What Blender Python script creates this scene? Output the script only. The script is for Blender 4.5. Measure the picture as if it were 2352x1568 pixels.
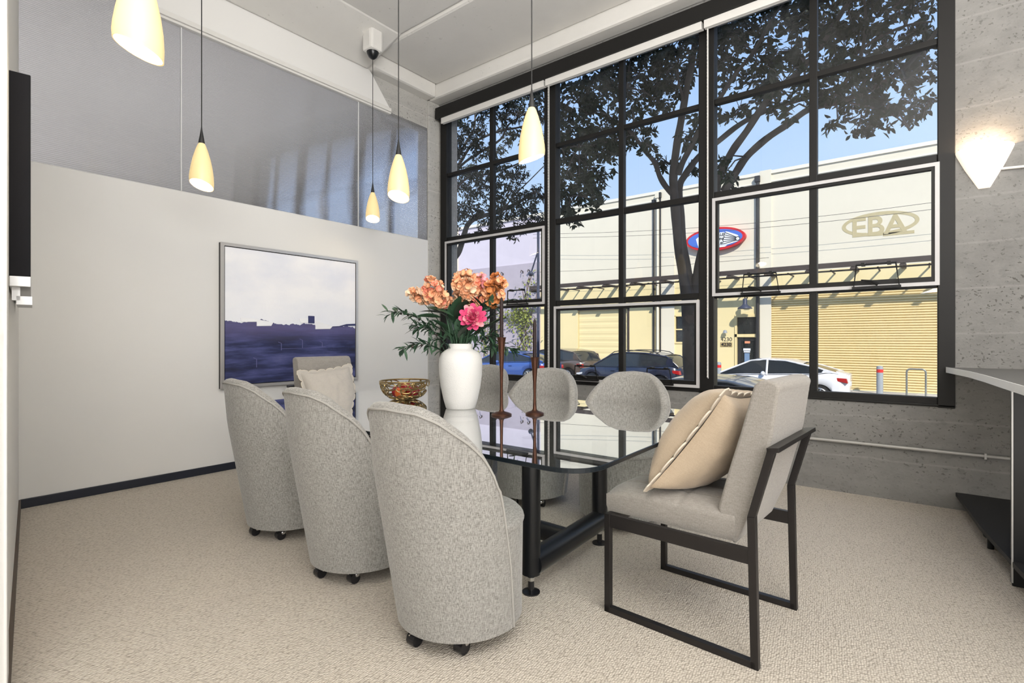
import bpy, math, random
from mathutils import Vector, Matrix, Euler, noise
R = math.radians
rnd = random.Random(7)
for o in list(bpy.data.objects): bpy.data.objects.remove(o)
SC = bpy.context.scene
COL = SC.collection

# ------------------------------------------------------------------ camera
cam = bpy.data.objects.new('camera', bpy.data.cameras.new('camera')); COL.objects.link(cam)
cam.location = (0, 0, 1.18)
cam.rotation_euler = (R(90), 0, R(38.19 - 90))
cam.data.sensor_width = 36; cam.data.lens = 36 * 1200 / 2352
cam.data.shift_y = -5 / 2352
cam.data.clip_start = .05; cam.data.clip_end = 300
SC.camera = cam
SC.view_settings.view_transform = 'Standard'; SC.view_settings.look = 'None'
SC.view_settings.gamma = 1; SC.view_settings.use_curve_mapping = False
SC.view_settings.exposure = 0.0
# ------------------------------------------------------------------ world (sky)
W = bpy.data.worlds.new('sky'); SC.world = W; W.use_nodes = True
nt = W.node_tree; nt.nodes.clear()
tc = nt.nodes.new('ShaderNodeTexCoord'); sp = nt.nodes.new('ShaderNodeSeparateXYZ')
rp = nt.nodes.new('ShaderNodeValToRGB'); bg = nt.nodes.new('ShaderNodeBackground'); wo = nt.nodes.new('ShaderNodeOutputWorld')
nt.links.new(tc.outputs['Generated'], sp.inputs[0]); nt.links.new(sp.outputs['Z'], rp.inputs[0])
nt.links.new(rp.outputs[0], bg.inputs[0]); nt.links.new(bg.outputs[0], wo.inputs[0])
e = rp.color_ramp.elements
e[0].position = 0.0; e[0].color = (.70, .83, 1.0, 1)
e[1].position = 1.0; e[1].color = (.20, .42, .90, 1)
x = e.new(.22); x.color = (.56, .75, 1.0, 1)
x = e.new(.5); x.color = (.36, .58, .97, 1)
bg.inputs[1].default_value = 1.05
# ------------------------------------------------------------------ sun and large lights
def light(name, kind, loc, energy, color=(1, 1, 1), size=1, size_y=None, look=None, parent=None):
    l = bpy.data.lights.new(name, kind); o = bpy.data.objects.new(name, l); COL.objects.link(o)
    o.location = loc; l.energy = energy; l.color = color
    if kind == 'AREA':
        l.shape = 'RECTANGLE'; l.size = size; l.size_y = size_y or size
    elif kind == 'SUN': l.angle = R(.6)
    else: l.shadow_soft_size = size
    if look is not None:
        o.rotation_euler = Vector(look).to_track_quat('-Z', 'Y').to_euler()
    if parent: o.parent = parent
    return o
light('sun', 'SUN', (0, -10, 30), 4.8, (1, .94, .83), look=(1, .8, -.95))
light('fill_from_behind', 'AREA', (-2.6, -2.6, 2.5), 210, (1, .985, .97), 4.5, 3.0, look=(1, .95, -.05))  # added soft fill behind the camera, no window is modelled there
light('fill_overhead', 'AREA', (-.4, -2.75, 4.25), 130, (1, .985, .965), 4.5, 4.5, look=(0, 0, -1))  # added overhead fill for the room, no fixture stands here
light('fill_to_ceiling', 'AREA', (-.35, -1.75, 2.3), 430, (1, .985, .97), 2.6, 2.6, look=(.25, .25, 1))  # added fill aimed upwards to brighten the ceiling
light('fill_from_floor', 'AREA', (.2, -1.2, .15), 60, (1, .985, .97), 4.0, 3.0, look=(.45, .45, 1))  # added fill facing up near the floor, in place of bounced light
light('fill_next_room', 'AREA', (1.8, 8.0, 1.2), 105, (1, .98, .96), 4, 3, look=(0, 0, 1))  # added fill, kept low behind the partition to light the space beyond

# ------------------------------------------------------------------ node materials
def newmat(name):
    m = bpy.data.materials.new(name); m.use_nodes = True
    t = m.node_tree; b = t.nodes.get('Principled BSDF')
    return m, t, b
def tcoord(t, scale=(1, 1, 1), kind='Object', rot=(0, 0, 0)):
    c = t.nodes.new('ShaderNodeTexCoord'); mp = t.nodes.new('ShaderNodeMapping')
    mp.inputs['Scale'].default_value = scale; mp.inputs['Rotation'].default_value = rot
    t.links.new(c.outputs[kind], mp.inputs[0]); return mp.outputs[0]
def ntex(t, vec, scale=5, detail=3, rough=.5, dist=0):
    n = t.nodes.new('ShaderNodeTexNoise'); n.inputs['Scale'].default_value = scale
    n.inputs['Detail'].default_value = detail; n.inputs['Roughness'].default_value = rough
    n.inputs['Distortion'].default_value = dist
    t.links.new(vec, n.inputs['Vector']); return n.outputs[0]
def ramp(t, fac, stops, interp='LINEAR'):
    r = t.nodes.new('ShaderNodeValToRGB'); r.color_ramp.interpolation = interp
    el = r.color_ramp.elements
    while len(el) < len(stops): el.new(.5)
    for i, (p, c) in enumerate(stops):
        el[i].position = p; el[i].color = (c[0], c[1], c[2], 1) if hasattr(c, '__len__') else (c, c, c, 1)
    t.links.new(fac, r.inputs[0]); return r.outputs[0]
def mixc(t, fac, a, b, mode='MIX'):
    m = t.nodes.new('ShaderNodeMix'); m.data_type = 'RGBA'; m.blend_type = mode
    for s, v in ((0, fac), (6, a), (7, b)):
        if hasattr(v, 'links'): t.links.new(v, m.inputs[s])
        elif s == 0: m.inputs[0].default_value = v
        else: m.inputs[s].default_value = (v[0], v[1], v[2], 1)
    return m.outputs[2]
def math_(t, op, a, b=None):
    m = t.nodes.new('ShaderNodeMath'); m.operation = op
    for s, v in ((0, a), (1, b)):
        if v is None: continue
        if hasattr(v, 'links'): t.links.new(v, m.inputs[s])
        else: m.inputs[s].default_value = v
    return m.outputs[0]
def bump(t, b, h, strength=.3, dist=.01):
    n = t.nodes.new('ShaderNodeBump'); n.inputs['Strength'].default_value = strength
    n.inputs['Distance'].default_value = dist
    t.links.new(h, n.inputs['Height']); t.links.new(n.outputs[0], b.inputs['Normal'])
def plain(name, col, rough=.5, metal=0, var=.0, vscale=20, bmp=0, spec=None, coat=0, emis=None, estr=0):
    m, t, b = newmat(name)
    b.inputs['Base Color'].default_value = (*col, 1); b.inputs['Roughness'].default_value = rough
    b.inputs['Metallic'].default_value = metal
    if spec is not None: b.inputs['Specular IOR Level'].default_value = spec
    if coat: b.inputs['Coat Weight'].default_value = coat; b.inputs['Coat Roughness'].default_value = .04
    v = tcoord(t)
    n = ntex(t, v, vscale, 4)
    vv = var or .03
    t.links.new(mixc(t, n, [c * (1 - vv) for c in col], [min(1, c * (1 + vv)) for c in col]), b.inputs['Base Color'])
    if bmp: bump(t, b, n, bmp, .004)
    if emis: b.inputs['Emission Color'].default_value = (*emis, 1); b.inputs['Emission Strength'].default_value = estr
    return m

def m_heather(name, light_, dark, zs=30, s=260, amt=(.36, .62)):
    m, t, b = newmat(name); b.inputs['Roughness'].default_value = .95
    b.inputs['Sheen Weight'].default_value = .25; b.inputs['Specular IOR Level'].default_value = .15
    a = ntex(t, tcoord(t, (s, s, zs)), 1, 3, .65)
    c = ntex(t, tcoord(t, (s * .14, s * .14, s * 1.1)), 1, 3, .65)
    big = ntex(t, tcoord(t), 5, 2)
    mx = mixc(t, .42, a, c)
    col = ramp(t, mx, [(amt[0], dark), (amt[1], light_)])
    col = mixc(t, math_(t, 'MULTIPLY', big, .25), col, [x * .8 for x in light_])
    t.links.new(col, b.inputs['Base Color']); bump(t, b, mx, .15, .0015)
    return m

def m_carpet():
    m, t, b = newmat('carpet_loop'); b.inputs['Roughness'].default_value = 1
    b.inputs['Specular IOR Level'].default_value = .05
    vec = tcoord(t, (74, 120, 1), rot=(0, 0, R(-12)))
    vo = t.nodes.new('ShaderNodeTexVoronoi'); vo.inputs['Scale'].default_value = 1; vo.inputs['Randomness'].default_value = .55
    t.links.new(vec, vo.inputs['Vector'])
    fine = ntex(t, tcoord(t, (500, 500, 500)), 1, 2)
    patch = ntex(t, tcoord(t), 1.3, 3)
    col = ramp(t, vo.outputs['Distance'], [(.15, (.61, .56, .485)), (.55, (.51, .46, .395)), (.85, (.30, .265, .22))])
    col = mixc(t, math_(t, 'MULTIPLY', patch, .22), col, (.51, .47, .41))
    t.links.new(col, b.inputs['Base Color'])
    h = math_(t, 'SUBTRACT', math_(t, 'MULTIPLY', fine, .25), vo.outputs['Distance'])
    bump(t, b, h, .8, .006)
    return m

def m_concrete(name='raw_concrete', base=(.215, .21, .20)):
    m, t, b = newmat(name); b.inputs['Roughness'].default_value = .9
    v = tcoord(t)
    big = ntex(t, v, 1.6, 5, .6)
    mid = ntex(t, tcoord(t, (1, 9, 14)), 1, 5, .65)
    fine = ntex(t, tcoord(t, (60, 60, 60)), 1, 3)
    pits = ntex(t, tcoord(t, (50, 50, 64)), 1, 2, .5, 0)
    pitsm = ramp(t, pits, [(.33, 1), (.36, 0)])
    area = ramp(t, ntex(t, tcoord(t, (1, 1.2, 3.5)), 1, 3), [(.42, .25), (.62, 1)])
    pitsm = math_(t, 'MULTIPLY', pitsm, area)
    agg = ramp(t, ntex(t, tcoord(t, (22, 16, 30)), 1, 1), [(.66, 0), (.71, 1)])
    col = mixc(t, ramp(t, big, [(.3, 0), (.7, 1)]), [c * .82 for c in base], [min(1, c * 1.15) for c in base])
    col = mixc(t, ramp(t, mid, [(.35, 0), (.7, .5)]), col, [c * 1.3 for c in base])
    col = mixc(t, math_(t, 'MULTIPLY', fine, .3), col, [c * .75 for c in base])
    # board joints
    sx = t.nodes.new('ShaderNodeSeparateXYZ'); t.links.new(v, sx.inputs[0])
    zz = math_(t, 'ADD', sx.outputs[2], math_(t, 'MULTIPLY', ntex(t, tcoord(t, (2, 2, 0)), 1, 2), .05))
    fr = math_(t, 'FRACT', math_(t, 'MULTIPLY', zz, 1 / .31))
    line = ramp(t, fr, [(0, 1), (.035, 0), (.965, 0), (1, 1)])
    col = mixc(t, math_(t, 'MULTIPLY', line, .35), col, [min(1, c * 1.55) for c in base])
    col = mixc(t, math_(t, 'MULTIPLY', agg, .3), col, [c * .62 for c in base])
    col = mixc(t, math_(t, 'MULTIPLY', pitsm, .85), col, (.09, .085, .075))
    t.links.new(col, b.inputs['Base Color'])
    h = math_(t, 'SUBTRACT', math_(t, 'ADD', math_(t, 'MULTIPLY', fine, .4), mid), math_(t, 'MULTIPLY', pitsm, 1.6))
    bump(t, b, h, .55, .01)
    return m

def m_glass(name, ior=1.5, tint=(.96, .98, .98), rough=0.0, dusty=0, boost=1.0):
    m = bpy.data.materials.new(name); m.use_nodes = True; t = m.node_tree; t.nodes.clear()
    out = t.nodes.new('ShaderNodeOutputMaterial'); mx = t.nodes.new('ShaderNodeMixShader')
    fr = t.nodes.new('ShaderNodeFresnel'); fr.inputs[0].default_value = ior
    geo = t.nodes.new('ShaderNodeNewGeometry')
    # same reflectance whichever side of the sheet the ray meets
    inv = math_(t, 'DIVIDE', 1.0, ior)
    sel = t.nodes.new('ShaderNodeMix'); sel.data_type = 'FLOAT'
    t.links.new(geo.outputs['Backfacing'], sel.inputs[0]); sel.inputs[2].default_value = ior
    sel.inputs[3].default_value = 1 / ior
    fr.inputs[0].default_value = ior
    t.links.new(sel.outputs[0], fr.inputs[0])
    tr = t.nodes.new('ShaderNodeBsdfTransparent'); tr.inputs[0].default_value = (*tint, 1)
    gl = t.nodes.new('ShaderNodeBsdfGlossy'); gl.inputs['Roughness'].default_value = rough; gl.inputs[0].default_value = (1, 1, 1, 1)
    fac = math_(t, 'MINIMUM', math_(t, 'MULTIPLY', fr.outputs[0], boost), 1.0)
    t.links.new(fac, mx.inputs[0]); t.links.new(tr.outputs[0], mx.inputs[1]); t.links.new(gl.outputs[0], mx.inputs[2])
    if dusty:
        df = t.nodes.new('ShaderNodeBsdfDiffuse'); df.inputs[0].default_value = (.8, .85, .9, 1)
        m2 = t.nodes.new('ShaderNodeMixShader')
        n = ntex(t, tcoord(t, (3, 3, 3)), 1, 5, .7)
        t.links.new(math_(t, 'MULTIPLY', ramp(t, n, [(.45, 0), (.8, 1)]), dusty), m2.inputs[0])
        t.links.new(mx.outputs[0], m2.inputs[1]); t.links.new(df.outputs[0], m2.inputs[2]); mx = m2
    t.links.new(mx.outputs[0], out.inputs[0])
    return m

def m_poly():
    # fluted twin-wall sheet: horizontal flutes bend light up and down only
    m = bpy.data.materials.new('fluted_polycarbonate'); m.use_nodes = True; t = m.node_tree; t.nodes.clear()
    out = t.nodes.new('ShaderNodeOutputMaterial')
    v = tcoord(t); sx = t.nodes.new('ShaderNodeSeparateXYZ'); t.links.new(v, sx.inputs[0])
    ph = math_(t, 'MULTIPLY', sx.outputs[2], 2 * math.pi / .0135)
    wv = math_(t, 'SINE', ph)
    cs = math_(t, 'MULTIPLY', math_(t, 'COSINE', ph), .24)
    cb = t.nodes.new('ShaderNodeCombineXYZ'); t.links.new(cs, cb.inputs[2])
    ge = t.nodes.new('ShaderNodeNewGeometry'); va = t.nodes.new('ShaderNodeVectorMath'); va.operation = 'ADD'
    t.links.new(ge.outputs['Normal'], va.inputs[0]); t.links.new(cb.outputs[0], va.inputs[1])
    bp = t.nodes.new('ShaderNodeVectorMath'); bp.operation = 'NORMALIZE'; t.links.new(va.outputs[0], bp.inputs[0])
    rf = t.nodes.new('ShaderNodeBsdfRefraction'); rf.inputs['IOR'].default_value = 1.45; rf.inputs['Roughness'].default_value = .02
    rf.inputs[0].default_value = (.95, .96, 1, 1)
    t.links.new(bp.outputs[0], rf.inputs['Normal'])
    df = t.nodes.new('ShaderNodeBsdfDiffuse')
    stripe = ramp(t, wv, [(.35, (.22, .215, .21)), (.8, (.78, .77, .76))])
    t.links.new(stripe, df.inputs[0])
    tl = t.nodes.new('ShaderNodeBsdfTranslucent'); tl.inputs[0].default_value = (.6, .6, .6, 1)
    gl = t.nodes.new('ShaderNodeBsdfGlossy'); gl.inputs['Roughness'].default_value = .12; gl.inputs[0].default_value = (.9, .9, .95, 1)
    t.links.new(bp.outputs[0], gl.inputs['Normal'])
    a = t.nodes.new('ShaderNodeMixShader'); a.inputs[0].default_value = .35
    t.links.new(df.outputs[0], a.inputs[1]); t.links.new(tl.outputs[0], a.inputs[2])
    b = t.nodes.new('ShaderNodeMixShader'); b.inputs[0].default_value = .72
    t.links.new(a.outputs[0], b.inputs[1]); t.links.new(rf.outputs[0], b.inputs[2])
    c = t.nodes.new('ShaderNodeMixShader'); c.inputs[0].default_value = .10
    t.links.new(b.outputs[0], c.inputs[1]); t.links.new(gl.outputs[0], c.inputs[2])
    t.links.new(c.outputs[0], out.inputs[0])
    return m

def m_emit(name, col, strength, base=(.9, .9, .9)):
    return plain(name, base, .35, emis=col, estr=strength)

def m_painting():
    # u along the wall (object X), z up; both measured from the canvas' lower left corner
    m, t, b = newmat('abstract_seascape_paint'); b.inputs['Roughness'].default_value = .55
    v = tcoord(t); sx = t.nodes.new('ShaderNodeSeparateXYZ'); t.links.new(v, sx.inputs[0])
    u = sx.outputs[0]; z = sx.outputs[2]
    step = ntex(t, tcoord(t, (4.5, 0, 0)), 1, 0)
    jag = ntex(t, tcoord(t, (26, 0, 7)), 1, 3)
    edge = math_(t, 'ADD', .50, math_(t, 'ADD', math_(t, 'MULTIPLY', step, .10), math_(t, 'MULTIPLY', jag, .05)))
    edge = math_(t, 'SUBTRACT', edge, math_(t, 'MULTIPLY', u, .03))
    mask = ramp(t, math_(t, 'MULTIPLY', math_(t, 'SUBTRACT', z, edge), 8), [(0, 0), (.02, 1)])
    sky = mixc(t, ramp(t, ntex(t, tcoord(t, (1.6, 1, 3)), 1, 5), [(.35, 0), (.65, 1)]), (.72, .74, .82), (.88, .87, .88))
    sky = mixc(t, ramp(t, z, [(.55, .55), (.95, 0)]), sky, (.88, .89, .92))
    sea = ramp(t, ntex(t, tcoord(t, (1.3, 1, 11)), 1, 5, .62), [(.36, (.006, .008, .028)), (.47, (.016, .022, .085)), (.58, (.055, .065, .19)), (.74, (.13, .14, .30))])
    sea = mixc(t, ramp(t, z, [(.36, 0), (.52, .75)]), sea, mixc(t, ntex(t, tcoord(t, (2.5, 1, 5)), 1, 3), (.07, .08, .22), (.14, .11, .23)))
    col = mixc(t, mask, sea, sky)
    t.links.new(col, b.inputs['Base Color'])
    hh = ntex(t, tcoord(t, (14, 1, 10)), 1, 6, .7, 1.2)
    bump(t, b, hh, .35, .01)
    return m

MAT = dict(
    carpet=m_carpet(), concrete=m_concrete(), concrete_lt=m_concrete('pale_concrete', (.42, .41, .385)),
    wall=plain('painted_wall', (.71, .70, .68), .75, var=.012, vscale=2, bmp=.05),
    ceil=None,
    black=plain('black_window_metal', (.009, .0085, .008), .5, 0, bmp=.05, spec=.3),
    blackbase=plain('black_baseboard', (.012, .015, .026), .45),
    brown=plain('brown_rubber_base', (.085, .065, .05), .7),
    sash=plain('white_sash_paint', (.52, .51, .51), .4),
    shade_w=plain('white_roller_shade', (.66, .645, .615), .6),
    heather=m_heather('barrel_chair_weave', (.375, .365, .345), (.145, .14, .13), zs=26, s=480, amt=(.41, .57)),
    heather2=m_heather('grey_wool_upholstery', (.36, .335, .305), (.19, .175, .16), zs=150, s=300, amt=(.3, .7)),
    piping=plain('barrel_chair_piping', (.34, .33, .31), .9),
    frame=plain('dark_bronze_chair_frame', (.035, .032, .032), .38, .7),
    chrome=plain('chrome', (.75, .75, .75), .12, 1), rubber=plain('black_wheel', (.01, .01, .012), .25),
    tglass=m_glass('table_glass', 1.9, (.93, .96, .96), boost=1.8), tedge=plain('table_glass_edge', (.006, .010, .014), .3, spec=.3),
    wglass=m_glass('window_glass', 1.33, (.985, .99, 1), dusty=.02),
    tleg=plain('satin_black_table_metal', (.010, .011, .013), .28, .3),
    vase=plain('white_textured_ceramic', (.70, .695, .68), .7, bmp=.5, vscale=160),
    brass=plain('aged_brass', (.36, .22, .10), .38, .9, var=.25, vscale=30, bmp=.2),
    bronze=plain('dark_copper', (.085, .036, .022), .40, .75, var=.35, vscale=25, bmp=.25),
    candle=plain('dark_brown_wax', (.022, .012, .012), .5, spec=.25),
    wick=plain('black_wick', (.01, .01, .01), .9),
    goldwire=plain('antique_gold_wire', (.34, .24, .10), .33, .9, var=.3, vscale=40),
    pillow=m_heather('beige_linen_pillow', (.52, .42, .31), (.36, .285, .205), zs=200, s=260, amt=(.2, .8)),
    pillow_g=m_heather('grey_linen_pillow', (.52, .49, .44), (.36, .33, .30), zs=200, s=260, amt=(.2, .8)),
    trimw=plain('cream_scallop_thread', (.60, .54, .45), .9),
    art=m_painting(), silver=plain('silver_frame', (.62, .60, .58), .3, .7), artblack=plain('black_frame_side', (.01, .01, .012), .5),
    poly=m_poly(), polyseam=plain('clear_panel_joint', (.62, .62, .62), .3),
    tv=plain('black_screen_casing', (.008, .008, .010), .75, spec=.15), steel=plain('brushed_steel', (.50, .50, .50), .35, .8),
    opal=m_emit('lit_opal_glass', (1, .70, .27), .52, (.55, .46, .28)),
    opal_in=m_emit('lit_shade_inside', (1, .90, .66), 3.0),
    sconce=m_emit('lit_sconce_glass', (1, .85, .66), .85),
    cable=plain('black_cable', (.012, .012, .012), .6), whitecable=plain('white_conduit', (.72, .70, .66), .5),
    greymetal=plain('grey_conduit', (.42, .41, .39), .45, .3),
    counter=plain('grey_counter_top', (.13, .127, .122), .5), counter_edge=plain('pale_counter_edge', (.90, .90, .88), .3),
    blackshelf=plain('matte_black_shelf', (.016, .016, .017), .6),
)
def m_ceiling():
    m, t, b = newmat('white_painted_concrete'); b.inputs['Roughness'].default_value = .85
    big = ntex(t, tcoord(t), 1.2, 5, .65); pits = ntex(t, tcoord(t, (26, 26, 26)), 1, 2, .5)
    pm = math_(t, 'MULTIPLY', ramp(t, pits, [(.27, 1), (.32, 0)]), ramp(t, ntex(t, tcoord(t), 1.7, 2), [(.5, 0), (.62, 1)]))
    col = mixc(t, big, (.60, .585, .555), (.74, .725, .69))
    col = mixc(t, math_(t, 'MULTIPLY', pm, .35), col, (.42, .41, .38))
    t.links.new(col, b.inputs['Base Color'])
    bump(t, b, math_(t, 'SUBTRACT', big, math_(t, 'MULTIPLY', pm, .6)), .35, .02)
    return m
MAT['ceil'] = m_ceiling()

# ------------------------------------------------------------------ mesh builder
class MB:
    def __init__(s): s.v = []; s.f = []; s.m = []
    def add(s, vs, fs, mi=0):
        o = len(s.v); s.v += [tuple(p) for p in vs]
        s.f += [tuple(i + o for i in f) for f in fs]; s.m += [mi] * len(fs)
    def box(s, x0, x1, y0, y1, z0, z1, mi=0, M=None):
        vs = [(x, y, z) for z in (z0, z1) for y in (y0, y1) for x in (x0, x1)]
        if M: vs = [M @ Vector(p) for p in vs]
        s.add(vs, [(0, 2, 3, 1), (4, 5, 7, 6), (0, 1, 5, 4), (2, 6, 7, 3), (0, 4, 6, 2), (1, 3, 7, 5)], mi)
    def prism(s, poly, a0, a1, axis='x', mi=0, M=None):
        n = len(poly)
        def P(p, a):
            q = {'x': (a, p[0], p[1]), 'y': (p[0], a, p[1]), 'z': (p[0], p[1], a)}[axis]
            return M @ Vector(q) if M else q
        s.add([P(p, a0) for p in poly] + [P(p, a1) for p in poly],
              [tuple(range(n)), tuple(range(2 * n - 1, n - 1, -1))] + [(i, i + n, (i + 1) % n + n, (i + 1) % n) for i in range(n)], mi)
    def tube(s, pts, r, n=8, mi=0, closed=False, cap=True):
        pts = [Vector(p) for p in pts]; k = len(pts)
        rs = r if hasattr(r, '__len__') else [r] * k
        rings = []; up = None
        for i, p in enumerate(pts):
            if closed: d = pts[(i + 1) % k] - pts[i - 1]
            else: d = pts[min(i + 1, k - 1)] - pts[max(i - 1, 0)]
            if d.length < 1e-9: d = Vector((0, 0, 1))
            d.normalize()
            if up is None: up = Vector((0, 0, 1)) if abs(d.z) < .9 else Vector((1, 0, 0))
            a = d.cross(up)
            if a.length < 1e-6: a = d.orthogonal()
            a.normalize(); up = a.cross(d).normalized(); b = up
            rings.append([p + (a * math.cos(2 * math.pi * j / n) + b * math.sin(2 * math.pi * j / n)) * rs[i] for j in range(n)])
        vs = [q for rg in rings for q in rg]; fs = []
        for i in range(k if closed else k - 1):
            for j in range(n):
                a0 = i * n + j; a1 = i * n + (j + 1) % n; b0 = ((i + 1) % k) * n + j; b1 = ((i + 1) % k) * n + (j + 1) % n
                fs.append((a0, a1, b1, b0))
        if cap and not closed:
            fs.append(tuple(range(n - 1, -1, -1))); fs.append(tuple((k - 1) * n + j for j in range(n)))
        s.add(vs, fs, mi)
    def lathe(s, prof, c=(0, 0, 0), n=32, mi=0, M=None, sx=1, sy=1):
        k = len(prof); vs = []
        for r, z in prof:
            for j in range(n):
                a = 2 * math.pi * j / n
                q = Vector((r * math.cos(a) * sx, r * math.sin(a) * sy, z))
                if M: q = M @ q
                vs.append((q.x + c[0], q.y + c[1], q.z + c[2]))
        fs = []
        for i in range(k - 1):
            for j in range(n):
                fs.append((i * n + j, i * n + (j + 1) % n, (i + 1) * n + (j + 1) % n, (i + 1) * n + j))
        if prof[0][0] > 1e-5: fs.append(tuple(range(n - 1, -1, -1)))
        if prof[-1][0] > 1e-5: fs.append(tuple((k - 1) * n + j for j in range(n)))
        s.add(vs, fs, mi)
    def sphere(s, c, r, n=12, mi=0, sq=(1, 1, 1)):
        prof = [(max(1e-6, math.sin(math.pi * i / n)), -math.cos(math.pi * i / n)) for i in range(n + 1)]
        M = Matrix.Diagonal((r * sq[0], r * sq[1], r * sq[2]))
        s.lathe(prof, c, n * 2, mi, M=M)
    def grid(s, fn, nu, nv, mi=0, closed_u=False):
        vs = [fn(i / nu, j / nv) for j in range(nv + 1) for i in range(nu + (0 if closed_u else 1))]
        w = nu if closed_u else nu + 1; fs = []
        for j in range(nv):
            for i in range(nu):
                fs.append((j * w + i, j * w + (i + 1) % w, (j + 1) * w + (i + 1) % w, (j + 1) * w + i))
        s.add(vs, fs, mi)
    def build(s, name, mats, parent=None, origin=None, smooth=True, angle=38, bevel=0, seg=2, weld=False, sub=0):
        me = bpy.data.meshes.new(name)
        vs = s.v
        if origin is not None: vs = [(p[0] - origin[0], p[1] - origin[1], p[2] - origin[2]) for p in vs]
        me.from_pydata(vs, [], s.f)
        if not isinstance(mats, (list, tuple)): mats = [mats]
        for m in mats: me.materials.append(m)
        if len(mats) > 1: me.polygons.foreach_set('material_index', s.m)
        me.update()
        if smooth:
            me.shade_smooth(); me.set_sharp_from_angle(angle=R(angle))
        o = bpy.data.objects.new(name, me); COL.objects.link(o)
        if parent is not None: o.parent = parent
        elif origin is not None: o.location = origin
        if weld:
            w = o.modifiers.new('weld', 'WELD'); w.merge_threshold = .0005
        if bevel:
            b = o.modifiers.new('bevel', 'BEVEL'); b.width = bevel; b.segments = seg; b.limit_method = 'ANGLE'; b.angle_limit = R(40)
        if sub:
            q = o.modifiers.new('sub', 'SUBSURF'); q.levels = sub; q.render_levels = sub
        return o
def tag(o, label, cat, group=None, kind=None):
    if label: o['label'] = label
    if cat: o['category'] = cat
    if group: o['group'] = group
    if kind: o['kind'] = kind
    return o
def thing(name, label, cat, loc=(0, 0, 0), rz=0, group=None, kind=None):
    o = bpy.data.objects.new(name, None); COL.objects.link(o); o.empty_display_size = .1
    o.location = loc; o.rotation_euler = (0, 0, rz)
    return tag(o, label, cat, group, kind)
def struct(o): o['kind'] = 'structure'; return o
def dup(o, loc, rz, label, parent=None):
    c = o.copy(); COL.objects.link(c); c.location = loc; c.rotation_euler = (0, 0, rz)
    if label: c['label'] = label
    def rec(a, b):
        for ch in list(a.children):
            d = ch.copy(); COL.objects.link(d); d.parent = b; rec(ch, d)
    rec(o, c)
    return c
def Box(x0, x1, y0, y1, z0, z1): b = MB(); b.box(x0, x1, y0, y1, z0, z1); return b
def text_obj(name, body, size, mat, parent, loc, rot, ext=.004, align='CENTER', shear=0, bold=0):
    c = bpy.data.curves.new(name, 'FONT'); c.body = body; c.size = size; c.extrude = ext
    c.align_x = align; c.align_y = 'CENTER'; c.shear = shear; c.offset = bold
    tmp = bpy.data.objects.new(name, c); COL.objects.link(tmp)
    dg = bpy.context.evaluated_depsgraph_get()
    me = bpy.data.meshes.new_from_object(tmp.evaluated_get(dg)); bpy.data.objects.remove(tmp)
    me.materials.clear(); me.materials.append(mat)
    o = bpy.data.objects.new(name, me); COL.objects.link(o); o.parent = parent; o.location = loc; o.rotation_euler = rot
    return o

XW = 4.751; YW = 4.941
# ================================================================== STRUCTURE
b = Box(-3.2, XW + .02, -5.2, 11, -.12, 0); struct(b.build('floor', MAT['carpet'], smooth=False))
# window wall of raw concrete, with the openings left free
b = MB()
b.box(XW, 5.05, -.176, 4.907, -1.0, .712)
b.box(XW, 5.05, -6, -.176, -1.0, 9.6)
b.box(XW, 5.05, -.176, 4.907, 4.11, 9.6)
b.box(XW, 5.05, 4.907, 5.15, -1.0, 9.6)
b.box(XW, 5.05, 5.15, 10.05, -1.0, .712)
b.box(XW, 5.05, 5.15, 10.05, 4.11, 9.6)
b.box(XW, 5.05, 10.05, 16, -1.0, 9.6)
b.box(XW, 5.05, -16, -6, -1.0, 9.6)
struct(b.build('wall_right', MAT['concrete'], smooth=False))
# partition with the painting
b = Box(.60, 4.706, YW, YW + .12, 0, 2.44); struct(b.build('wall_back', MAT['wall'], smooth=False, bevel=.012))
b = Box(4.555, XW, YW - .012, YW + .2, 0, 4.21)
struct(b.build('wall_corner', MAT['concrete_lt'], smooth=False, bevel=.01))
# skewed left wall, running to the door casing
dv = Vector((.734 - .30, 4.941 - 2.25, 0)); L = dv.length; dv.normalize(); nv = Vector((dv.y, -dv.x, 0))
def LW(a, o, z): p = Vector((.30, 2.25, 0)) + dv * a + nv * o; return (p.x, p.y, z)
b = MB(); vs = [LW(a, o, z) for z in (0, 4.5) for o in (-.12, 0) for a in (0, L)]
b.add(vs, [(0, 2, 3, 1), (4, 5, 7, 6), (0, 1, 5, 4), (2, 6, 7, 3), (0, 4, 6, 2), (1, 3, 7, 5)])
struct(b.build('wall_left', MAT['wall'], smooth=False))
b = MB(); vs = [LW(a, o, z) for z in (0, .065) for o in (0, .012) for a in (.0, L - .01)]
b.add(vs, [(0, 2, 3, 1), (4, 5, 7, 6), (0, 1, 5, 4), (2, 6, 7, 3), (0, 4, 6, 2), (1, 3, 7, 5)])
struct(b.build('baseboard_left', MAT['brown'], smooth=False))
b = MB(); vs = [LW(a, o, z) for z in (0, 4.4) for o in (-.1, .008) for a in (0, .16)]
b.add(vs, [(0, 2, 3, 1), (4, 5, 7, 6), (0, 1, 5, 4), (2, 6, 7, 3), (0, 4, 6, 2), (1, 3, 7, 5)])
struct(b.build('trim_1', MAT['wall'], smooth=False, bevel=.004))
b = Box(.738, 4.56, YW - .012, YW, 0, .066); struct(b.build('baseboard_back', MAT['blackbase'], smooth=False, bevel=.004))
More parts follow.
